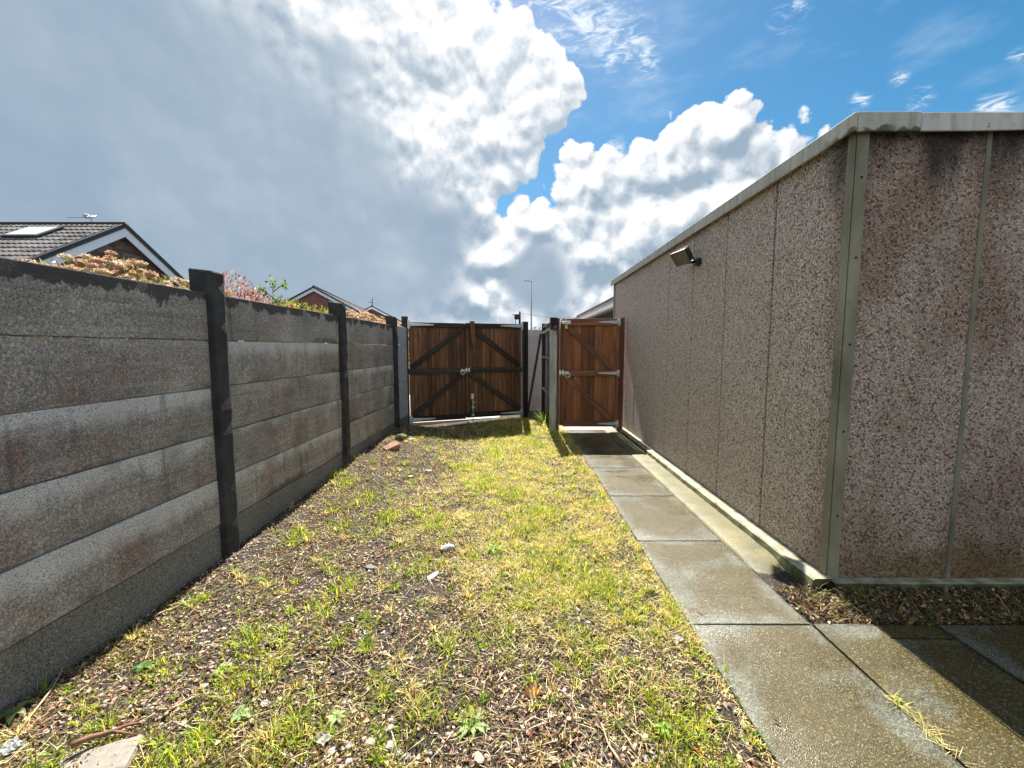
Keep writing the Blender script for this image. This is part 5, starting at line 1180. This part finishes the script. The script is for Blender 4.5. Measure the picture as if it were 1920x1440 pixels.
# twigs
def twig(label, a, b_, r_, mat, bend=.02, sub=()):
    a, b_ = Vector(a), Vector(b_); s = Vector((-(b_ - a).y, (b_ - a).x, 0)).normalized()
    pts = [a.lerp(b_, t) + s * bend * math.sin(t * 3.1) + Vector((0, 0, .004 * math.sin(t * 9))) for t in np.linspace(0, 1, 8)]
    o = link('twig', tube_mesh(pts, [r_ * (1 - .6 * t) for t in np.linspace(0, 1, 8)], 7), mat); tag(o, label, 'twig', 'twigs on the ground')
    for t, q in sub: link('side_shoot', tube_mesh([pts[t], pts[t] + Vector(q)], [r_ * .6, r_ * .2], 6), mat, o)
bark = material('bark', m_plain, col=(.17, .09, .055), rough=.8, var=.4, scale=40); straw_m = material('straw_stem', m_plain, col=(.45, .34, .20), rough=.7)
twig('thick brown stick lying across the flat concrete piece at bottom left', gpt(135, 1421, .045), gpt(262, 1366, .020), .011, bark, .012, ((4, (.09, .0, -.012)), (5, (.06, .05, .0))))
twig('long thin stalk curving up the base of the fence at left', gpt(30, 1385, .01), gpt(130, 1222, .03), .004, straw_m, -.03)
twig('slender dry stem in front of the fence base, left', gpt(288, 1160, .012), gpt(362, 1130, .012), .005, straw_m, .01)
twig('dark bent twig on the bare patch near the path', gpt(1130, 1190, .012), gpt(1196, 1158, .014), .004, bark, -.02)
twig('straw-coloured stem at left centre of the near ground', gpt(788, 1259, .012), gpt(745, 1230, .012), .003, straw_m)
twig('long pale stem lying below the orange fan-shaped leaf', gpt(960, 1284, .010), gpt(1035, 1262, .010), .003, straw_m)
twig('dark straight twig at the left of the near ground', gpt(625, 1127, .012), gpt(695, 1117, .012), .004, bark)
twig('pair of pale stalks at the bottom edge, right of centre', gpt(1165, 1440, .012), gpt(1128, 1365, .015), .005, straw_m, .008)
twig('thin bent stalk in the middle of the near ground', gpt(1180, 1290, .012), gpt(1080, 1340, .012), .003, bark, .03)
# flat piece of broken concrete, bottom left
fp = link('concrete_piece', rough_box(-.13, .11, -.075, .075, -.03, .012, 0, 12, .018, .012, 7, 7, 2), material('broken_concrete', m_plain, col=(.22, .205, .18), rough=.9, var=.15, scale=60, bump=.5)); fp.location = gpt(178, 1436, .004); fp.rotation_euler = (0, 0, .35)
tag(fp, 'flat broken piece of pale concrete in the bottom left corner', 'concrete')
# weeds that stand alone
def rosette(name, label, loc, n_, L_, W_, colr, rise=.5, jag=True):
    bm = bmesh.new(); lay_ = bm.verts.layers.float_color.new('Col')
    for i in range(n_):
        a_ = i * 6.283 / n_ + random.uniform(-.3, .3); l_ = L_ * random.uniform(.7, 1.15); s = Vector((-math.sin(a_), math.cos(a_), 0)); h = Vector((math.cos(a_), math.sin(a_), 0))
        k_ = random.uniform(.75, 1.25); prev = None
        for t in np.linspace(0, 1, 10):
            wd_ = W_ * math.sin(math.pi * min(1, .08 + t * .95)) * (1.0 if not jag or int(t * 9) % 2 else .55) * .5 + .001
            p_ = h * l_ * t + Vector((0, 0, rise * l_ * (t - t * t * 1.05) + .003)); row_ = [bm.verts.new(p_ - s * wd_ + Vector((0, 0, wd_ * .3))), bm.verts.new(p_), bm.verts.new(p_ + s * wd_ + Vector((0, 0, wd_ * .3)))]
            for v in row_: v[lay_] = tuple(c * k_ for c in colr) + (1,)
            row_[1][lay_] = tuple(c * k_ * 1.4 for c in colr) + (1,)
            if prev:
                for q in range(2): bm.faces.new((prev[q], prev[q + 1], row_[q + 1], row_[q]))
            prev = row_
    o = link(name, bm_mesh(bm, name, True), leaf_m); o.location = loc; tag(o, label, 'weed'); return o
random.seed(3)
rosette('dandelion', 'dandelion rosette with toothed leaves at the bottom centre', gpt(886, 1362, .004), 10, .080, .020, (.20, .28, .09), .5)
rosette('dandelion', 'small dandelion rosette right of the big whitish stone', gpt(925, 1032, .004), 8, .085, .022, (.20, .30, .06), .7)
rosette('broadleaf_weed', 'broad-leaved green weed at the far left by the fence base', gpt(25, 1345, .01), 6, .060, .026, (.18, .24, .10), 1.1, False)
rosette('broadleaf_weed', 'dark green broad-leaved weed near the fence, lower left', gpt(268, 1256, .006), 6, .050, .020, (.07, .15, .04), .9, False)
rosette('broadleaf_weed', 'pale green pointed-leaf weed at the bottom left of centre', gpt(632, 1352, .006), 8, .050, .012, (.26, .34, .14), .8, False)
rosette('broadleaf_weed', 'bright upright weed at lower left beside the grass tuft', gpt(415, 1262, .006), 9, .050, .011, (.26, .36, .06), 1.6, False)
rosette('broadleaf_weed', 'small green weed below the right-hand tuft near the slab', gpt(1245, 1372, .006), 8, .045, .012, (.22, .34, .06), 1.2, False)
rosette('broadleaf_weed', 'grey-green leafy weed in the bottom left among stalks', gpt(450, 1345, .006), 7, .050, .022, (.20, .27, .12), .6, False)
rosette('broadleaf_weed', 'small green seedling growing in the crack between the slabs', Vector(pg(1684, 1316, 0) + (.003,)), 6, .022, .008, (.26, .32, .06), 1.0, False)
